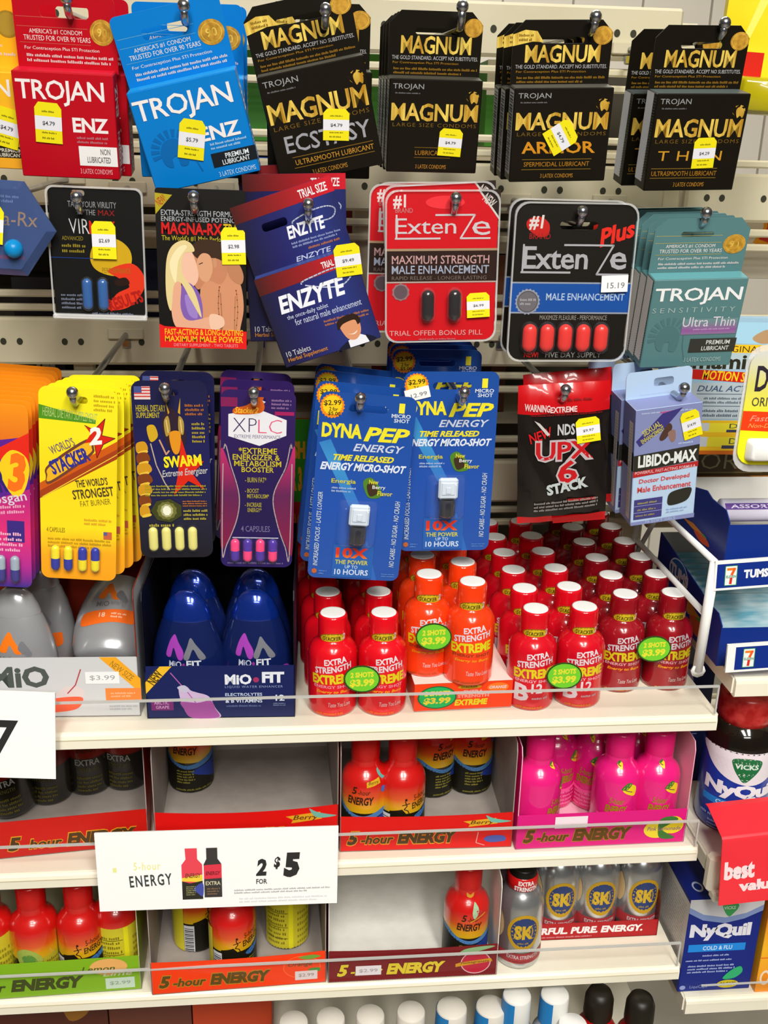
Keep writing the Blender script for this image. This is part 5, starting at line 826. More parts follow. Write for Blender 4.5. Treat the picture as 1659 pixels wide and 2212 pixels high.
p = atZ(1126, 2098, Z3); place(sk, p.x, p.y+.0205, Z3+.0003, 0, 'silver shot bottle standing alone at the front of the lower shelf', 'bottle', 'silver shots')
e, w, hf, a = tray('display_tray', 'red tray of silver bottles set back on the lower shelf', (1090, 2036), (1418, 2021), (1090, 2002), Z3, .1, .046, .046, 'a8141c', '5c1c1c', [('t', 'POWERFUL. PURE. ENERGY.', 3, 22, 90, 66, 'e8e0e0', {'b': .05, 's': .15}), ('d', 5, 76, 70, 90, 1, 'd09098')])
yf = e.matrix_world.translation.y
for i, (px, dy) in enumerate(((1200, .023), (1284, .023), (1374, .023), (1108, .023))):
    Y = yf+dy; pt = atY(px, 1940, Y); place(sk, pt.x, Y, Z3+.0013, 0, 'silver shot bottle in the red tray, '+['left of the three showing badges', 'middle of the three showing badges', 'rightmost of the three showing badges', 'hidden behind the lone front bottle'][i], 'bottle', 'silver shots')
# bottom shelf: caps and cartons peeping up
Z4 = ZS[3]
def small_bottle(label, px, py, zc, capm, body, grp, r=.0125, name='pill_bottle', neck=True, ribs=True, blue=None, dome=False, cat='bottle'):
    p = atZ(px, py, zc); h = zc-Z4; e = empty(name, loc=(p.x, p.y, Z4+.0003)); R = r*1.45
    mb = MB(); mb.lathe([(.0001, 0), (R, 0), (R, h*.55), (R*.96, h*.62), (r*.9, h*.72), (r*.9, h*.8)], col(body), 28)
    mb.build('bottle_body', e); mb = MB()
    if dome: mb.lathe([(r*1.02, h*.74), (r*1.05, h*.78), (r*1.02, h*.92), (r*.8, h*.985), (r*.4, h), (.0001, h)], col(capm), 24)
    else: mb.lathe([(r*1.0, h*.74), (r*1.04, h*.76), (r, h*.985), (r*.93, h), (.0001, h)], col(capm), 24)
    mb.build('cap', e)
    if blue:
        mb = MB(); v = []; n = 10
        for k in range(n+1):
            a = math.radians(-130+k*11); v += [(r*1.07*math.sin(a), -r*1.07*math.cos(a), h*.74), (r*1.03*math.sin(a), -r*1.03*math.cos(a), h*.985)]
        mb.add(v, [(2*k, 2*k+2, 2*k+3, 2*k+1) for k in range(n)], col(blue), True); mb.build('seal_band', e)
    return tag(e, label, cat, grp)
for i, (px, py) in enumerate(((634, 2206), (714, 2198), (800, 2192), (888, 2184))): small_bottle(['leftmost', 'second', 'third', 'fourth'][i]+' grey-white cap in the row below the lower shelf', px, py, .735, 'd4cec4', 'c4bcb0', 'grey-white capped bottles')
for i, (px, py) in enumerate(((976, 2176), (1061, 2173))): small_bottle(['left', 'right'][i]+' blue-sleeved bottle with grey-white cap below the maroon tray', px, py, .735, 'd4cec4', '1c6cb0', 'blue-sleeved capped bottles', .0135, blue='1c78bc')
for i, (px, py) in enumerate(((1117, 2148), (1199, 2146))): small_bottle(['left', 'right'][i]+' of two taller pale bottles with blue edge behind the blue-sleeved caps', px, py, .75, 'd8d8d4', 'b8c0c8', 'tall pale bottles', .0125, blue='1c78bc')
small_bottle('single low white cap at the bottom edge below the silver bottle', 1238, 2211, .735, 'f0f0ee', 'e0e0dc', None, .0125)
for i, (px, py) in enumerate(((1297, 2138), (1386, 2152))): small_bottle(['left', 'right'][i]+' red bottle with black domed cap at the bottom right', px, py, .75, '1c1810', 'b81414', 'red bottles with black caps', .0125, dome=True)
def carton(name, label, cat, x0, y0, z0, x1, y1, z1, m, items=(), grp=None, top=None, left=None, b=.0005, ti=None, part='carton'):
    e = empty(name, loc=((x0+x1)/2, y0, z0)); hw = (x1-x0)/2; mb = MB(); mb.box(-hw, 0, 0, hw, y1-y0, z1-z0, col(m), b); w, h = x1-x0, z1-z0
    if items: art(mb, w, h, items, lambda x, z, o: (x, -o, z+h/2))
    if left: art(mb, y1-y0, h, left, lambda x, z, o: (-hw-o, (y1-y0)/2-x, z+h/2))
    if ti: art(mb, w, y1-y0, ti, lambda x, z, o: (x, (y1-y0)/2+z, h+o))
    mb.build(part, e); return tag(e, label, cat, grp)
p = atZ(-60, 2200, .755); q = atZ(205, 2189, .755)
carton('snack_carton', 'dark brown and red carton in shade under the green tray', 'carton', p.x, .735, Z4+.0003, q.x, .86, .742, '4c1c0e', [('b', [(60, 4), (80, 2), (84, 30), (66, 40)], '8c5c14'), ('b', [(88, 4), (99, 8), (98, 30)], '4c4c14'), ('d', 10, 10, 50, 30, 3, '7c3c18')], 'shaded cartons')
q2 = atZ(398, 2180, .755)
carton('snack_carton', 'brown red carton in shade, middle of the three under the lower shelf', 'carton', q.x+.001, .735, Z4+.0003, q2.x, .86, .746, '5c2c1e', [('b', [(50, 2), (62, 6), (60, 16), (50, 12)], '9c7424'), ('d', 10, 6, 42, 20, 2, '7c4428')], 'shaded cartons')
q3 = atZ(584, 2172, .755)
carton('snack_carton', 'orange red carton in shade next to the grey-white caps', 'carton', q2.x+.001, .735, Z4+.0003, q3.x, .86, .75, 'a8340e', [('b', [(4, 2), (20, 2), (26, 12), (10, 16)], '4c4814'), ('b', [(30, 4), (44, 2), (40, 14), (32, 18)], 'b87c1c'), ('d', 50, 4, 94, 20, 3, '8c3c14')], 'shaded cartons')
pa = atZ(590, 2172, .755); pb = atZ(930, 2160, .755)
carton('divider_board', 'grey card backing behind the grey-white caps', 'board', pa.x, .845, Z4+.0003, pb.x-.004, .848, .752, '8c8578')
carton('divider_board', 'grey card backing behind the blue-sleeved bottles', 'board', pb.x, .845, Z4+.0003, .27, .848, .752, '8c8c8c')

# signs on the shelf edges
def sign(label, q, Y, items, m=None, pitch=0, th=.0006, name='shelf_sign', cat='sign', curl=True):
    fm, w, h = quad(q, Y, pitch); e = empty(name, fm); mb = MB(); n = 6
    mb.box(-w/2, 0, -h/2, w/2, th, h/2, m or M('fafafa', .5)); art(mb, w, h, items); mb.build('sign_card', e)
    mb = MB(); mb.box(-w/2, th+.0001, h/2-.012, w/2, th+.0022, h/2-.001, M('dcdcdc', .4)); mb.build('sign_clip', e)
    return tag(e, label, cat)
mini = lambda u, top: [('b', [(u-4, 46), (u-4.4, 40), (u-2.2, 34), (u-2.2, 22), (u+2.2, 22), (u+2.2, 34), (u+4.6, 40), (u+4.6, 84), (u+4.2, 88), (u-4.2, 88), (u-4.6, 84)], top)]
sign('white price card reading two for five dollars, clipped to the middle shelf edge', [(213, 1806), (726, 1780), (733, 1948), (207, 1972)], .676, [('t', '5-hour', 15, 38, 26, 48, 'ecec98', {'b': .01, 'sp': 1.2}), ('r', 6.5, 44, 8, 50, 'ecec98'), ('t', 'ENERGY', 13, 54, 30.5, 69, '3c4040', {'b': .02, 'sp': 1.25, 'r': 3}),
  ('p', [(36.2, 22), (41.2, 22), (41.2, 36), (43.2, 43), (43.2, 88), (34.6, 88), (34.6, 43), (36.4, 36)], 'e84858'), ('p', [(34.6, 60), (38, 58), (43.2, 56), (43.2, 66), (34.6, 64)], 'f0d040'), ('p', [(34.6, 64), (38, 67), (43.2, 64), (43.2, 88), (34.6, 88)], '2c2c24'), ('b', [(39.5, 74), (43.2, 67), (43.2, 84), (41, 80)], '4450a8'), ('d', 36, 70, 40.5, 83, 5, 'a09c68'), ('t', 'ENERGY', 36, 54, 42.5, 60, '6c3c24', {'b': .02, 's': .2}),
  ('p', [(45, 22), (49.6, 22), (49.6, 36), (51.2, 43), (51.2, 86), (43.8, 86), (43.8, 43), (45, 36)], '3c3838'), ('p', [(43.8, 44), (51.2, 43), (51.2, 61), (43.8, 62)], 'e0384c'), ('t', 'EXTRA', 44.4, 65, 50.6, 70, 'd0c8a8', {'b': .02}), ('d', 44.6, 73, 50.4, 83, 3, '8c6c4c'), ('t', 'ENERGY', 44.6, 52, 50.6, 57, '5c1c20', {'b': .02, 's': .2}),
  ('t', '2', 65.5, 38, 70, 60, '2c2c2c', {'b': .05, 's': .15}), ('t', '$', 73, 36, 75.8, 52, '2c2c2c', {'b': .04, 's': .15}), ('t', '5', 77, 31, 84, 63, '2c2c2c', {'b': .07, 's': .1}), ('t', 'FOR', 65.6, 64, 70.2, 70.5, '3c3c3c', {'b': .02}), ('d', 56, 76, 97, 83, 2, 'a8a8a8'), ('d', 58, 87, 96, 95, 2, 'dcdcdc')])
sign('white price card with a large dark numeral at the left edge', [(-135, 1493), (122, 1491), (117, 1677), (-142, 1681)], .676, [('t', '7', 47, 33, 69, 74, '2c2c2c', {'b': .03, 's': .15})])

# ------------------------------------------------------------------ neighbouring section on the right
ZR1, ZR2, ZR3 = 1.0596, .889, .7325
XN = .352
def nshelf(z, label, x0=XN):
    s = empty('shelf', loc=(x0, YF, z)); tag(s, label, 'shelf', 'beige shelves of the next section')
    mb = MB(); mb.box(.002, .004, -.004, .35, YB-YF-.002, 0, SHELF); mb.box(0, .004, -.0145, .003, .25, -.001, SHELF); mb.build('board', s)
    pr = [(0.006, 0), (.0025, -.0006), (.0006, -.002), (0, -.0045), (0, -.0155), (.0012, -.0165), (.006, -.0165), (.006, -.004)]; n = len(pr)
    v = [(x, y, zz) for x in (.0015, .35) for y, zz in pr]; mb = MB()
    mb.add(v, [(k, k+n, (k+1) % n+n, (k+1) % n) for k in range(n)]+[tuple(range(n)), tuple(range(2*n-1, n-1, -1))], SHELF); mb.build('front_edge', s)
nshelf(ZR1, 'beige shelf at right carrying the white wire rack')
nshelf(ZR2, 'beige shelf at right behind the red value tag')
nshelf(ZR3, 'beige shelf at lower right carrying the blue capsule carton')
f2 = empty('gondola_frame', loc=(0, YB, 0)); tag(f2, 'beige back frame of the section at the right edge', 'rack')
for z in PZ[1:]: hang_plate(z-.004, XR+.022, .75).build('hook_plate', f2)
for a, b in zip(PZ[:-1], PZ[1:]):
    for z in (a-.0255-.010, a-.0255-.0235, b+.0175+.0085):
        mb = MB(); mb.box(XR+.022, .004, z-.0035, .75, .011, z+.0035, PLATE, .0015); mb.build('crossbar', f2)
# white wire rack with two rows of boxed rolls
def pt(px, py, Y): return atY(px, py, Y)
e = empty('wire_rack', loc=(0, 0, 0)); tag(e, 'white wire rack with blue label strips standing on the right shelf', 'rack')
WW = M('f0f0ee', .35); Yr = .70
TLp, BLp = pt(1545, 1214, Yr), pt(1532, 1424, Yr)
mb = MB(); mb.tube([(TLp.x-.002, Yr, ZR1+.004), (TLp.x, Yr, TLp.z)], .0042, WW); mb.tube([(TLp.x-.002, Yr, ZR1+.004), (TLp.x-.002, Yr-.002, ZR1+.0038)], .006, WW); mb.build('front_post', e)
rz = pt(1540, 1332, Yr).z
rear = Yr+.17
mb = MB(); mb.tube([(TLp.x, Yr, TLp.z), (TLp.x-.002, rear, TLp.z)], .0026, WW); mb.build('top_rail', e)
mb = MB(); mb.tube([(TLp.x, Yr, rz), (TLp.x-.002, rear, rz)], .0026, WW); mb.build('middle_rail', e)
mb = MB(); mb.tube([(TLp.x-.002, rear, TLp.z+.006), (TLp.x-.002, rear, ZR1+.003)], .003, M('b8b4a8', .4)); mb.tube([(TLp.x+.022, rear, TLp.z-.004), (TLp.x+.014, rear, TLp.z-.03), (TLp.x-.002, rear, ZR1+.03)], .0024, M('b8b4a8', .4)); mb.tube([(TLp.x-.002, rear, TLp.z+.002), (TLp.x+.05, rear, TLp.z+.002)], .002, M('b8b4a8', .4)); mb.build('rear_leg', e)
for nm, c, Yl, logo in (('upper', [(1545, 1209), (1700, 1207), (1700, 1270), (1543, 1271)], Yr-.0045, True), ('lower', [(1574, 1391), (1720, 1386), (1720, 1446), (1566, 1450)], Yr-.012, False)):
    fm, w, h = quad(c, Yl); mb = MB(); mb.box(-w/2, 0, -h/2, w/2, .002, h/2, WW)
    art(mb, w, h, [('r', 3 if logo else 12, 10, 101, 92, '0a2c86'), ('r', 14 if logo else 23, 18, 31 if logo else 40, 84, 'e8f0ec')]+[('o', [(q[0]+(0 if logo else 9), q[1]) for q in P_], wd, c_) for P_, wd, c_ in (([(14.4, 18), (30.6, 18), (30.6, 84), (14.4, 84), (14.4, 18)], 1, '3c8c54'), ([(17.5, 29), (27.5, 29)], 3.6, 'ec7a1c'), ([(27, 28), (23.5, 48)], 3.6, 'ec5a1c'), ([(23, 60), (22.4, 78)], 3.6, 'd8281c'))]+[('t', 'ELEVEN', 16 if logo else 25, 50, 29.5 if logo else 38.5, 59, '2c7c44', {'b': .02})]+([('t', 'TUMS', 40, 34, 74, 64, 'e4e8f0', {'b': .06})] if logo else []))
    o = mb.build('label_strip', e); o.matrix_local = fm
BLB = '0c2c80'
def rollbox(label, q0, q1, zb, hb_, hf, y0, depth, inner):
    x0 = pt(*q0, y0).x; e = empty('roll_box', loc=(x0, y0, zb)); tag(e, label, 'box', 'blue antacid boxes'); w = .13; t = .0008; bm = M(BLB, .4)
    P = [(0, 0), (depth, 0), (depth, hb_), (depth*.32, hf+.012), (depth*.24, hf+.009), (depth*.06, hf+.009), (0, hf+.002)]
    vv, f = shape(P, [], t); mb = MB(); mb.add([(y, x, z) for x, y, z in vv], f, bm)
    art(mb, depth, hb_, [('e', 35, 34, 15, 22, 'c8d8e8'), ('e', 35, 33, 13.5, 19, '1c5c9c'), ('t', 'TUMS', 22, 24, 50, 44, 'd4c8d0', {'b': .05, 'r': 0}), ('b', [(58, 76), (64, 66), (76, 68), (80, 84), (68, 92)], 'c8502c'), ('b', [(64, 64), (72, 60), (76, 66), (68, 68)], '4c8c3c'), ('p', [(40, 66), (56, 54), (72, 62), (56, 74)], 'c87c2c')], lambda x, z, o: (-o, depth/2-x, z+hb_/2)); mb.build('side_panel', e)
    mb = MB(); mb.box(t, 0, 0, w, t, hf, bm); mb.build('front_panel', e)
    mb = MB(); mb.box(t, t, 0, w, depth-t, t, M('d8d8d4')); mb.build('box_floor', e)
    mb = MB(); mb.box(t, depth-t, 0, w, depth, hb_, M('d4d2cc', .6)); mb.build('back_panel', e)
    return x0
zb1 = TLp.z-.006
x0 = rollbox('upper blue open box with a white back card in the wire rack', (1565, 1205), None, zb1, pt(1560, 1030, Yr+.156).z-zb1, .034, Yr+.006, .15, 0)
e = empty('product_roll', loc=(x0+.012, Yr+.03, zb1+.002)); LVW = M('d8d4e4', .3)
for k, lb in enumerate(('white and lilac wrapped roll lying in front of the upper blue box', 'white and lilac wrapped roll lying on top, further back in the upper blue box')):
    if k: e = empty('product_roll', loc=(x0+.012, Yr+.05, zb1+.021))
    mb = MB(); mb.tube([(0, 0, .0095), (.11, 0, .0095)], .0095, LVW, 18); fnr = lambda x, z, o: (x+.055, -(.0095+o)*math.cos(z/.0095), .0095+(.0095+o)*math.sin(z/.0095))
    art(mb, .11, .018, [('r', 0, 0, 100, 30, '5c3c8c'), ('t', 'ASSORTED 10', 4, 6, 60, 24, 'd8d0e8', {'b': .02}), ('r', 34, 48, 70, 80, '4c4c44'), ('r', 0, 90, 100, 100, '9c8cc0')], fnr, 1e-4, .003); mb.build('wrapped_roll', e)
    tag(e, lb, 'roll', 'lilac wrapped rolls')
x1 = rollbox('lower blue open box of silver packets in the wire rack', (1548, 1430), None, ZR1+.0005, .06, .034, Yr+.012, .15, 0)
for k in range(8):
    e = empty('foil_packet', Matrix.Translation((x1+.006, Yr+.03+k*.0125, ZR1+.004+k*.0004)) @ Matrix.Rotation(math.radians(-38), 4, 'X')); mb = MB(); mb.box(0, 0, 0, .112, .003, .05, MN('foil', '6cb0c8', 'd0e8f0', 24, .25, .4, stretch=(1, 6, 6)), .001); mb.build('foil_wrap', e)
    tag(e, f'silver blue foil packet, {"frontmost" if k == 0 else ORD[k]+" from front" if k < 7 else "rearmost"} in the lower blue box', 'packet', 'silver foil packets')
# tall liquid bottle on the middle right shelf
e = empty('liquid_bottle'); P = mm([(.01, 0), (25, 0), (28, 2), (29, 6), (29, 74), (28.6, 80)]); P2 = mm([(28.8, 80), (28.4, 87), (26, 94), (22, 99.5), (18, 103)]); P3 = mm([(17.5, 98), (21, 100), (22.5, 107), (22, 124), (20, 127), (.01, 128)])
mb = MB(); mb.lathe(P, M('14349c', .3, 0, .4), 40); fnb = wrap(P, .08); w = .029*math.pi
art(mb, w, .08, [('b', [(8, 0), (92, 0), (88, 16), (74, 30), (58, 36), (42, 34), (26, 26), (12, 12)], 'e4dce4'), ('b', [(38, 7), (50, 4), (63, 7), (63, 16), (57, 26), (50, 33), (44, 26), (39, 16)], '1c6c3c'), ('t', 'VICKS', 40, 11, 61, 17, 'd0e4d8', {'b': .04}), ('t', 'NyQuil', 14, 36, 84, 56, 'e8e4ec', {'b': .06, 'sp': .95}), ('r', 14, 58, 80, 66, '1c7cd0'), ('t', 'COLD & FLU', 28, 59.5, 68, 64.5, 'c8e0f4', {'b': .02}), ('t', 'Nighttime Relief', 30, 69, 66, 74, 'c8d0ec', {'b': .01}), ('d', 12, 78, 82, 84, 1, '9cacdc', 3), ('d', 22, 86, 78, 98, 3, '9cacdc', 2)], lambda x, z, o: fnb(x, z+.04, o), 1.5e-4, .004, 3e-5); mb.build('labelled_body', e)
mb = MB(); mb.lathe(P2, M('140e08', .12, 0, 1), 40); mb.build('shoulder', e)
mb = MB(); mb.lathe(P3, MN('red_seal', 'a81414', 'cc3c38', 120, .25, bump=.3), 32); mb.build('sealed_cap', e)
Yq = .745; p = pt(1583, 1700, Yq); e.location = (p.x, Yq, ZR2+.0003); e.rotation_euler = (0, 0, math.radians(-12)); e.scale = (1.06, 1.06, 1.03); tag(e, 'dark blue labelled liquid medicine bottle with red sealed cap on the right shelf', 'bottle')
e = empty('medicine_carton', loc=(p.x-.055, .80, ZR2+.0003)); mb = MB(); mb.box(0, 0, 0, .05, .07, .125, M('0c1c54', .4), .0006); art(mb, .05, .125, [('b', [(30, 6), (50, 4), (60, 16), (40, 20)], '8c7c9c'), ('b', [(60, 30), (76, 28), (76, 44), (62, 44)], '6c4c54'), ('r', 30, 58, 80, 58.8, '7c88b0')], lambda x, z, o: (x+.025, -o, z+.0625)); mb.build('carton', e); tag(e, 'dark navy carton in shade behind the liquid medicine bottle', 'carton')
# red value tag hung over the shelf end
e = empty('value_tag'); fm, w, h = quad([(1552, 1806), (1690, 1802), (1695, 1946), (1562, 1949)], .655); e.matrix_world = fm; mb = MB(); n = 8
RDT = MN('tag_red', 'ec2838', 'f0303c', 20, .35); v = []
prof = [(.0, -h/2)]+[(0, h/2-.004)]+[(.004*(1-math.cos(a*math.pi/12)), h/2-.004+.004*math.sin(a*math.pi/12)) for a in range(1, 7)]+[(.03, h/2+.0075), (.036, h/2+.007)]
for y, z in prof: v += [(-w/2, y, z), (w/2, y, z)]
m_ = len(prof); v += [(x, y+.0006, z-.0004) for x, y, z in v]
mb.add(v, [(2*k, 2*k+1, 2*k+3, 2*k+2) for k in range(m_-1)]+[(2*m_+2*k, 2*m_+2*k+2, 2*m_+2*k+3, 2*m_+2*k+1) for k in range(m_-1)], RDT)
art(mb, w, h, [('t', 'best', 6, 36, 54, 63, 'f4dce0', {'b': .05, 'sp': .95}), ('t', 'value', 30, 66, 96, 82, 'f4dce0', {'b': .05, 'sp': .95})]); mb.build('folded_card', e); tag(e, 'bright red folded value tag hanging at the right edge', 'sign')
# bracket at the shelf end
e = empty('shelf_bracket', loc=(XN-.002, YF-.012, ZR2-.004)); mb = MB(); mb.box(0, .0, -.024, .012, .012, .012, SHELF, .003); mb.box(.004, -.006, -.03, .03, .006, -.02, SHELF, .002); mb.build('end_cover', e); tag(e, 'beige shelf end cover beside the red value tag', 'bracket')
# capsule carton, orange carton
A = atZ(1472, 2152, ZR3); C = atZ(1606, 2157, ZR3)
x0 = pt(1467, 2150, .70).x; x1 = pt(1618, 2140, .70).x; hz = pt(1500, 1962, .70).z-ZR3
fm, w, h = quad([(1489, 1957), (1650, 1950), (1616, 2154), (1462, 2162)], .70, 0)
e = empty('medicine_carton', loc=(fm.translation.x, .70, ZR3+.0003)); D = .075; hw = w/2; h = h-.004; mb = MB(); BB = M('10247c', .38); mb.box(-hw, 0, 0, hw, D, h, BB, .0006)
art(mb, w, h, [('p', [(0, 0), (100, 0), (100, 8), (78, 16), (50, 20), (20, 16), (0, 8)], 'c8c8cc'), ('p', [(0, 8), (20, 16), (50, 20), (78, 16), (100, 8), (100, 14), (76, 22), (50, 26), (20, 22), (0, 14)], '7c90c0'), ('b', [(44, 6), (54, 4), (65, 6), (65, 11), (60, 16), (55, 19), (49, 15)], '3c9c54'), ('t', 'VICKS', 46, 8, 62, 11.5, 'b8d8c0', {'b': .03}), ('t', 'NyQuil', 5, 26, 88, 44, 'dcdce8', {'b': .06, 'sp': .95}), ('r', 6, 48, 84, 56, '1c84dc'), ('t', 'COLD & FLU', 26, 50, 66, 54.5, 'c0dcf4', {'b': .02}), ('d', 26, 59, 66, 62, 1, 'a8b4e0'), ('d', 4, 64, 88, 67, 1, 'a8b4e0'), ('d', 8, 70, 74, 80, 3, 'a8b4e0'), ('b', [(60, 86), (70, 78), (82, 74), (86, 80), (78, 86), (66, 88)], '2ca86c'), ('t', 'LiquiCaps', 16, 93, 40, 97, '8c98cc', {'b': .0}), ('e', 6, 95, 4, 2.4, '8c98cc'), ('e', 68, 93, 15, 4.4, 'c8b41c'), ('t', '24 CAPS', 58, 91, 79, 95, '5c5410', {'b': .02})], lambda x, z, o: (x, -o, z+h/2))
art(mb, D, h, [('r', 0, 4, 100, 74, 'c4c4c0'), ('d', 8, 10, 92, 68, 16, '9c9c9c'), ('p', [(0, 74), (100, 74), (100, 76), (0, 82)], '5c1c34')], lambda x, z, o: (-hw-o, D/2-x, z+h/2))
art(mb, w, D, [('t', 'LiquiCaps', 30, 70, 74, 84, '6c88cc', {'b': .02}), ('e', 18, 78, 7, 9, 'b8c4e4'), ('e', 18, 78, 5, 6, '10247c')], lambda x, z, o: (x, D/2+z, h+o)); mb.build('carton', e); tag(e, 'blue and grey capsule medicine carton on the lower right shelf', 'carton')
ox = fm.translation.x+hw+.003
carton('medicine_carton', 'orange yellow carton at the right edge beside the blue capsule carton', 'carton', ox, .695, ZR3+.0003, ox+.06, .77, ZR3+.105, MG(0, .1, [(0, 'f0901c'), (.5, 'f4b41c'), (1, 'e86c14')], .4), [('e', 12, 84, 8, 8, 'e8d8c0'), ('e', 12, 84, 5, 5.5, 'e88c1c'), ('r', 0, 62, 100, 63, 'e06010')])
mb = MB(); l = empty('shelf_lip', loc=(.362, YF-.006, ZR3)); mb.box(0, 0, 0, .3, .0011, .022, CLEAR); mb.build('strip', l); mb = MB(); mb.box(0, -.0002, .0218, .3, .0013, .0228, EDGE); mb.build('top_edge', l); tag(l, 'clear plastic guard strip in front of the blue capsule carton', 'guard strip')
# hanging goods at the right edge
pq = [(1486, 668), (1720, 690), (1700, 996), (1452, 972)]
e, w, h = card('hanging_carton', 'pale blue and yellow motion sickness carton hanging at right behind the teal boxes', 'box', [(1492, 680), (1672, 694), (1655, 988), (1472, 968)], .82, 0, '9cc0d8', [('p', [(0, 3), (100, 3), (100, 19), (0, 17)], 'a4d0e8'), ('t', 'MAXIMUM', 26, 9, 46, 12, '2c4478', {'b': 0}), ('d', 26, 13, 52, 16, 1, '2c4478'), ('b', [(70, 14), (86, 8), (100, 12), (96, 17), (80, 18)], 'b8946c'), ('r', 0, 19, 100, 25, 'f0c020'), ('t', 'ORIGINAL', 26, 20, 84, 24.5, '4c3c14', {'b': .0}), ('r', 0, 25, 100, 37, 'b0c4cc'), ('t', 'Dramamine', -40, 26, 96, 37, '2c2a1c', {'b': .03}), ('p', [(0, 37), (100, 40), (100, 48), (0, 44)], 'c81c14'), ('t', 'MOTION SICKNESS', 18, 39, 108, 46, 'f0c820', {'b': .02, 's': .1, 'r': -3}), ('r', 0, 47, 100, 74, 'b4c0c8'), ('t', 'DUAL ACTION', 14, 49, 94, 53.5, '3c5474', {'s': .25}), ('r', 14, 55, 100, 55.6, '5c6c7c'), ('d', 22, 57, 96, 63, 2, '4c5c6c'), ('r', 14, 64, 100, 64.6, '5c6c7c'), ('d', 20, 66, 98, 73, 2, '4c5c6c'), ('r', 0, 75, 100, 100, 'e8b820'), ('r', 30, 77, 100, 84, 'e8d834'), ('r', 10, 77, 34, 83, 'c8ccd0'), ('t', 'Dramamine', 58, 77.5, 130, 81, '3c4434', {'b': .0}), ('r', 55, 82, 100, 84, '3c3c54'), ('r', 8, 87.5, 36, 95, 'c8ccd0'), ('r', 34, 87.5, 100, 95, 'e0d030'), ('t', 'Dramamine', 60, 88.5, 132, 93, '3c4434', {'b': .0}), ('r', 52, 94, 100, 96.5, '3c3c54'), ('r', 0, 98, 100, 101, 'c86418')], r=.002, th=.012, part='carton')
e, w, h = card('hanging_blister', 'clear and yellow blister pack with white pill window, cut by the right edge', 'blister pack', [(1626, 756), (1790, 760), (1760, 1008), (1588, 1000)], .70, 0, MG(-.04, .04, [(0, 'f0e814'), (.42, 'f0e61c'), (.72, 'd8d46c'), (1, 'd0d0c8')], .3), [('t', 'D', 10, 13, 26, 35, '2c2430', {'b': .02}), ('t', 'ORIG', 9, 40, 38, 48, '4c4838', {'b': .01}), ('p', [(0, 52), (100, 54), (100, 72), (0, 69)], 'e83c10'), ('t', 'Fast', 10, 56, 34, 61, 'f09880', {'s': .3, 'b': 0}), ('t', 'Non-Drowsy', 9, 63, 60, 68, 'f0a050', {'s': .3, 'b': 0})], r=.012, th=.0012)
bubble(e, 10, 76, 92, 96, w, h, .009, M('f4f4f2', .3), 'white_window')
mb = MB(); O = rrect(-w/2-.002, -h/2-.006, w/2, h/2+.004, .014); vv, f = shape(O, [], .0006); mb.add([(x, y+.0016, z) for x, y, z in vv], f, MC('clear_rim', 'e6e6e6', .45, .15)); mb.build('clear_back', e)
e, w, h = card('hanging_bag', 'bright yellow bag with red block hanging at the top right corner', 'bag', [(1582, -40), (1760, -30), (1720, 240), (1540, 215)], .80, 0, MN('yellow_bag', 'f0d418', 'f6e028', 30, .3, bump=.25), [('p', [(42, 0), (54, 0), (30, 48), (18, 60)], 'f4e868'), ('r', 30, 56, 52, 76, 'd4200c', 0), ('d', 20, 40, 24, 52, 3, 'd88860')], r=.003, th=.006, part='bag_front')
bubble(e, 24, 76, 100, 108, w, h, .012, M('b8aa10', .22, 0, .8), 'bag_bulge')
# dark carton behind the yellow blister, and goods of the far side
p = pt(1470, 1015, .86)
carton('dark_carton', 'brown black carton with embossed letters under the motion sickness carton', 'carton', p.x-.012, .86, p.z-.006, p.x+.09, .90, p.z+.022, '3c2c10', [('t', 'CORN', 12, 22, 82, 76, '8c7c58', {'b': -.01}), ('o', [(6, 12), (88, 12), (88, 88), (6, 88), (6, 12)], 1, '6c5c38')])
carton('orange_carton', 'amber brown carton under the yellow blister pack', 'carton', p.x-.02, .905, p.z-.06, p.x+.2, .93, p.z+.03, 'a86414')
Yb2 = YB+.05
far = empty('far_shelving', loc=(0, Yb2+.12, 0)); tag(far, 'far side shelving with a dark board added for the shaded gaps', 'rack'); mb = MB(); mb.box(XL, 0, .3, XR+.03, .01, 1.535, M('3c362c', .7)); mb.build('shade_board', far)  # dark brown board added so the gaps between packs look shaded
FZ = (1.455, 1.37, 1.2)
for z in FZ:
    mb = MB(); mb.box(XL, -.12, z-.012, XR+.03, 0, z, M('a89c84', .5)); mb.build('shelf_board', far)
def bg(label, px0, px1, py0, py1, m, items=(), zb=None, name='far_carton', d=.05):
    a, b = pt(px0, py1, Yb2), pt(px1, py0, Yb2); z0 = a.z if zb is None else zb; b.z = min([b.z]+[q-.0135 for q in FZ if q > z0+.01])
    carton(name, label, 'carton', a.x, Yb2, z0, b.x, Yb2+d, b.z, m, items, 'goods on the far side')
bg('green carton glimpsed behind the tilted black box, far side', 520, 700, 112, 215, '2f6c18', zb=1.4553)
bg('green carton glimpsed between two black stacks, far side', 790, 860, 118, 215, '2f6c18', zb=1.4553)
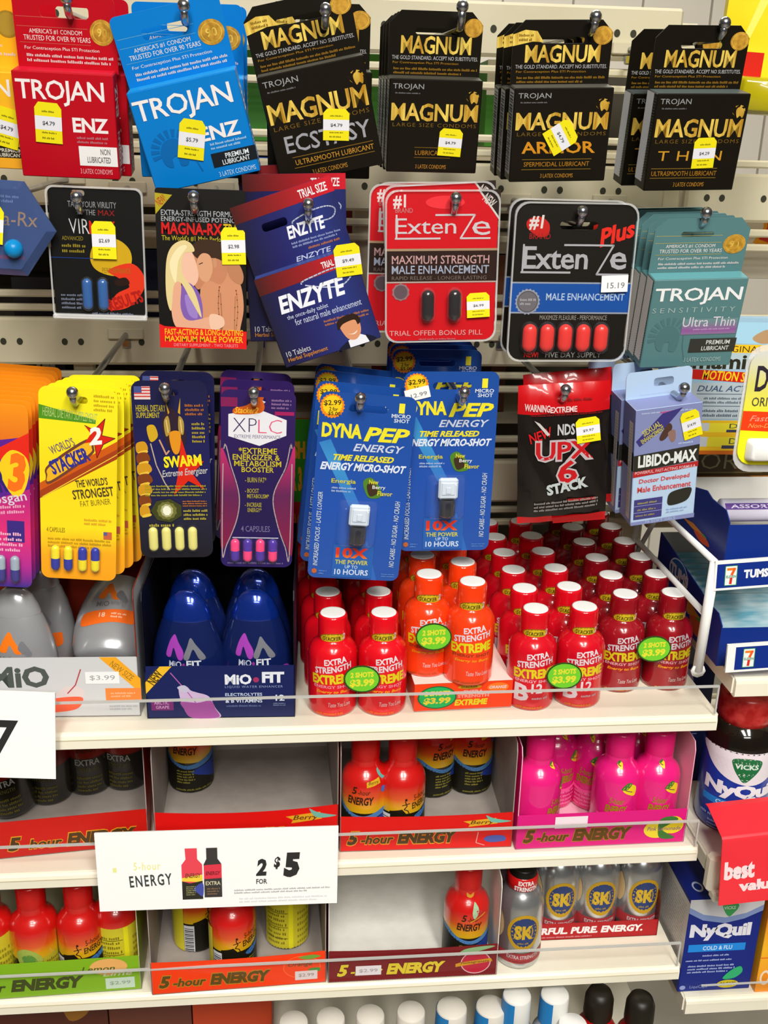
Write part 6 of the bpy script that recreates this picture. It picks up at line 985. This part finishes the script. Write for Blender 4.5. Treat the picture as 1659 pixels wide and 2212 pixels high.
bg('green and white carton glimpsed left of the slanted sticker stack', 1050, 1110, 130, 215, '35701c', [('r', 0, 0, 100, 40, 'd8d4c8')], zb=1.4553)
bg('royal blue carton glimpsed beside the bright blue box, far side', 530, 580, 252, 300, '1c3c9c', zb=1.3703, d=.03)
bg('dark red carton behind the upper hooks, far side', 620, 900, 310, 345, '6c1c14', zb=1.3703)
bg('dark brown carton behind the six-sided pack, far side', 30, 125, 600, 675, '1c1a1c', [('t', 'na', 38, 30, 78, 80, 'b4b0a8', {'b': .05})], zb=1.2003)
bg('blue black carton behind the black capsule card, far side', 310, 540, 520, 675, '1c2440', zb=1.2003)
bg('dark red carton glimpsed behind the red capsule cards, far side', 760, 830, 500, 640, '7c1c14', zb=1.2003)
bg('brown carton glimpsed right of the red capsule cards, far side', 1070, 1112, 500, 640, '5c3418', zb=1.2003)
carton('promo_board', 'green and red lettered card glimpsed behind the blue energy cards', 'board', pt(560, 1000, .94).x, .94, 1.0285, pt(720, 1000, .94).x, .944, pt(640, 905, .94).z, 'a8180c', [('r', 0, 0, 100, 46, '2c8c1c'), ('t', 'FRESH', 22, 12, 62, 22, 'd89c1c', {'b': .06}), ('t', '2 FOR 3.', 20, 26, 60, 40, 'd8a01c', {'b': .06}), ('t', 'ENERGY', 24, 52, 66, 66, 'b8641c', {'b': .05})])
p = pt(1520, 520, 1.0)
def rb(label, px0, px1, py0, py1, Y, m, items=(), name='far_carton', d=.04): 
    a, b = pt(px0, py1, Y), pt(px1, py0, Y); carton(name, label, 'carton', a.x, Y, a.z, b.x, Y+d, b.z, m, items, 'goods behind the right section')
rb('white carton with blue and red top band and crest, behind the right section', 1480, 1700, 415, 600, YB+.05, 'c8bfae', [('r', 0, 0, 46, 10, '1c3c9c'), ('r', 46, 0, 54, 10, 'c83c1c'), ('p', [(76, 4), (98, 4), (98, 56), (88, 66), (70, 58), (80, 40), (77, 22)], 'd88c14'), ('p', [(80, 8), (98, 8), (98, 48), (88, 58), (76, 54), (84, 40)], 'b8281c'), ('b', [(40, 22), (50, 34), (62, 60), (48, 76), (42, 50)], '1c2c34')])
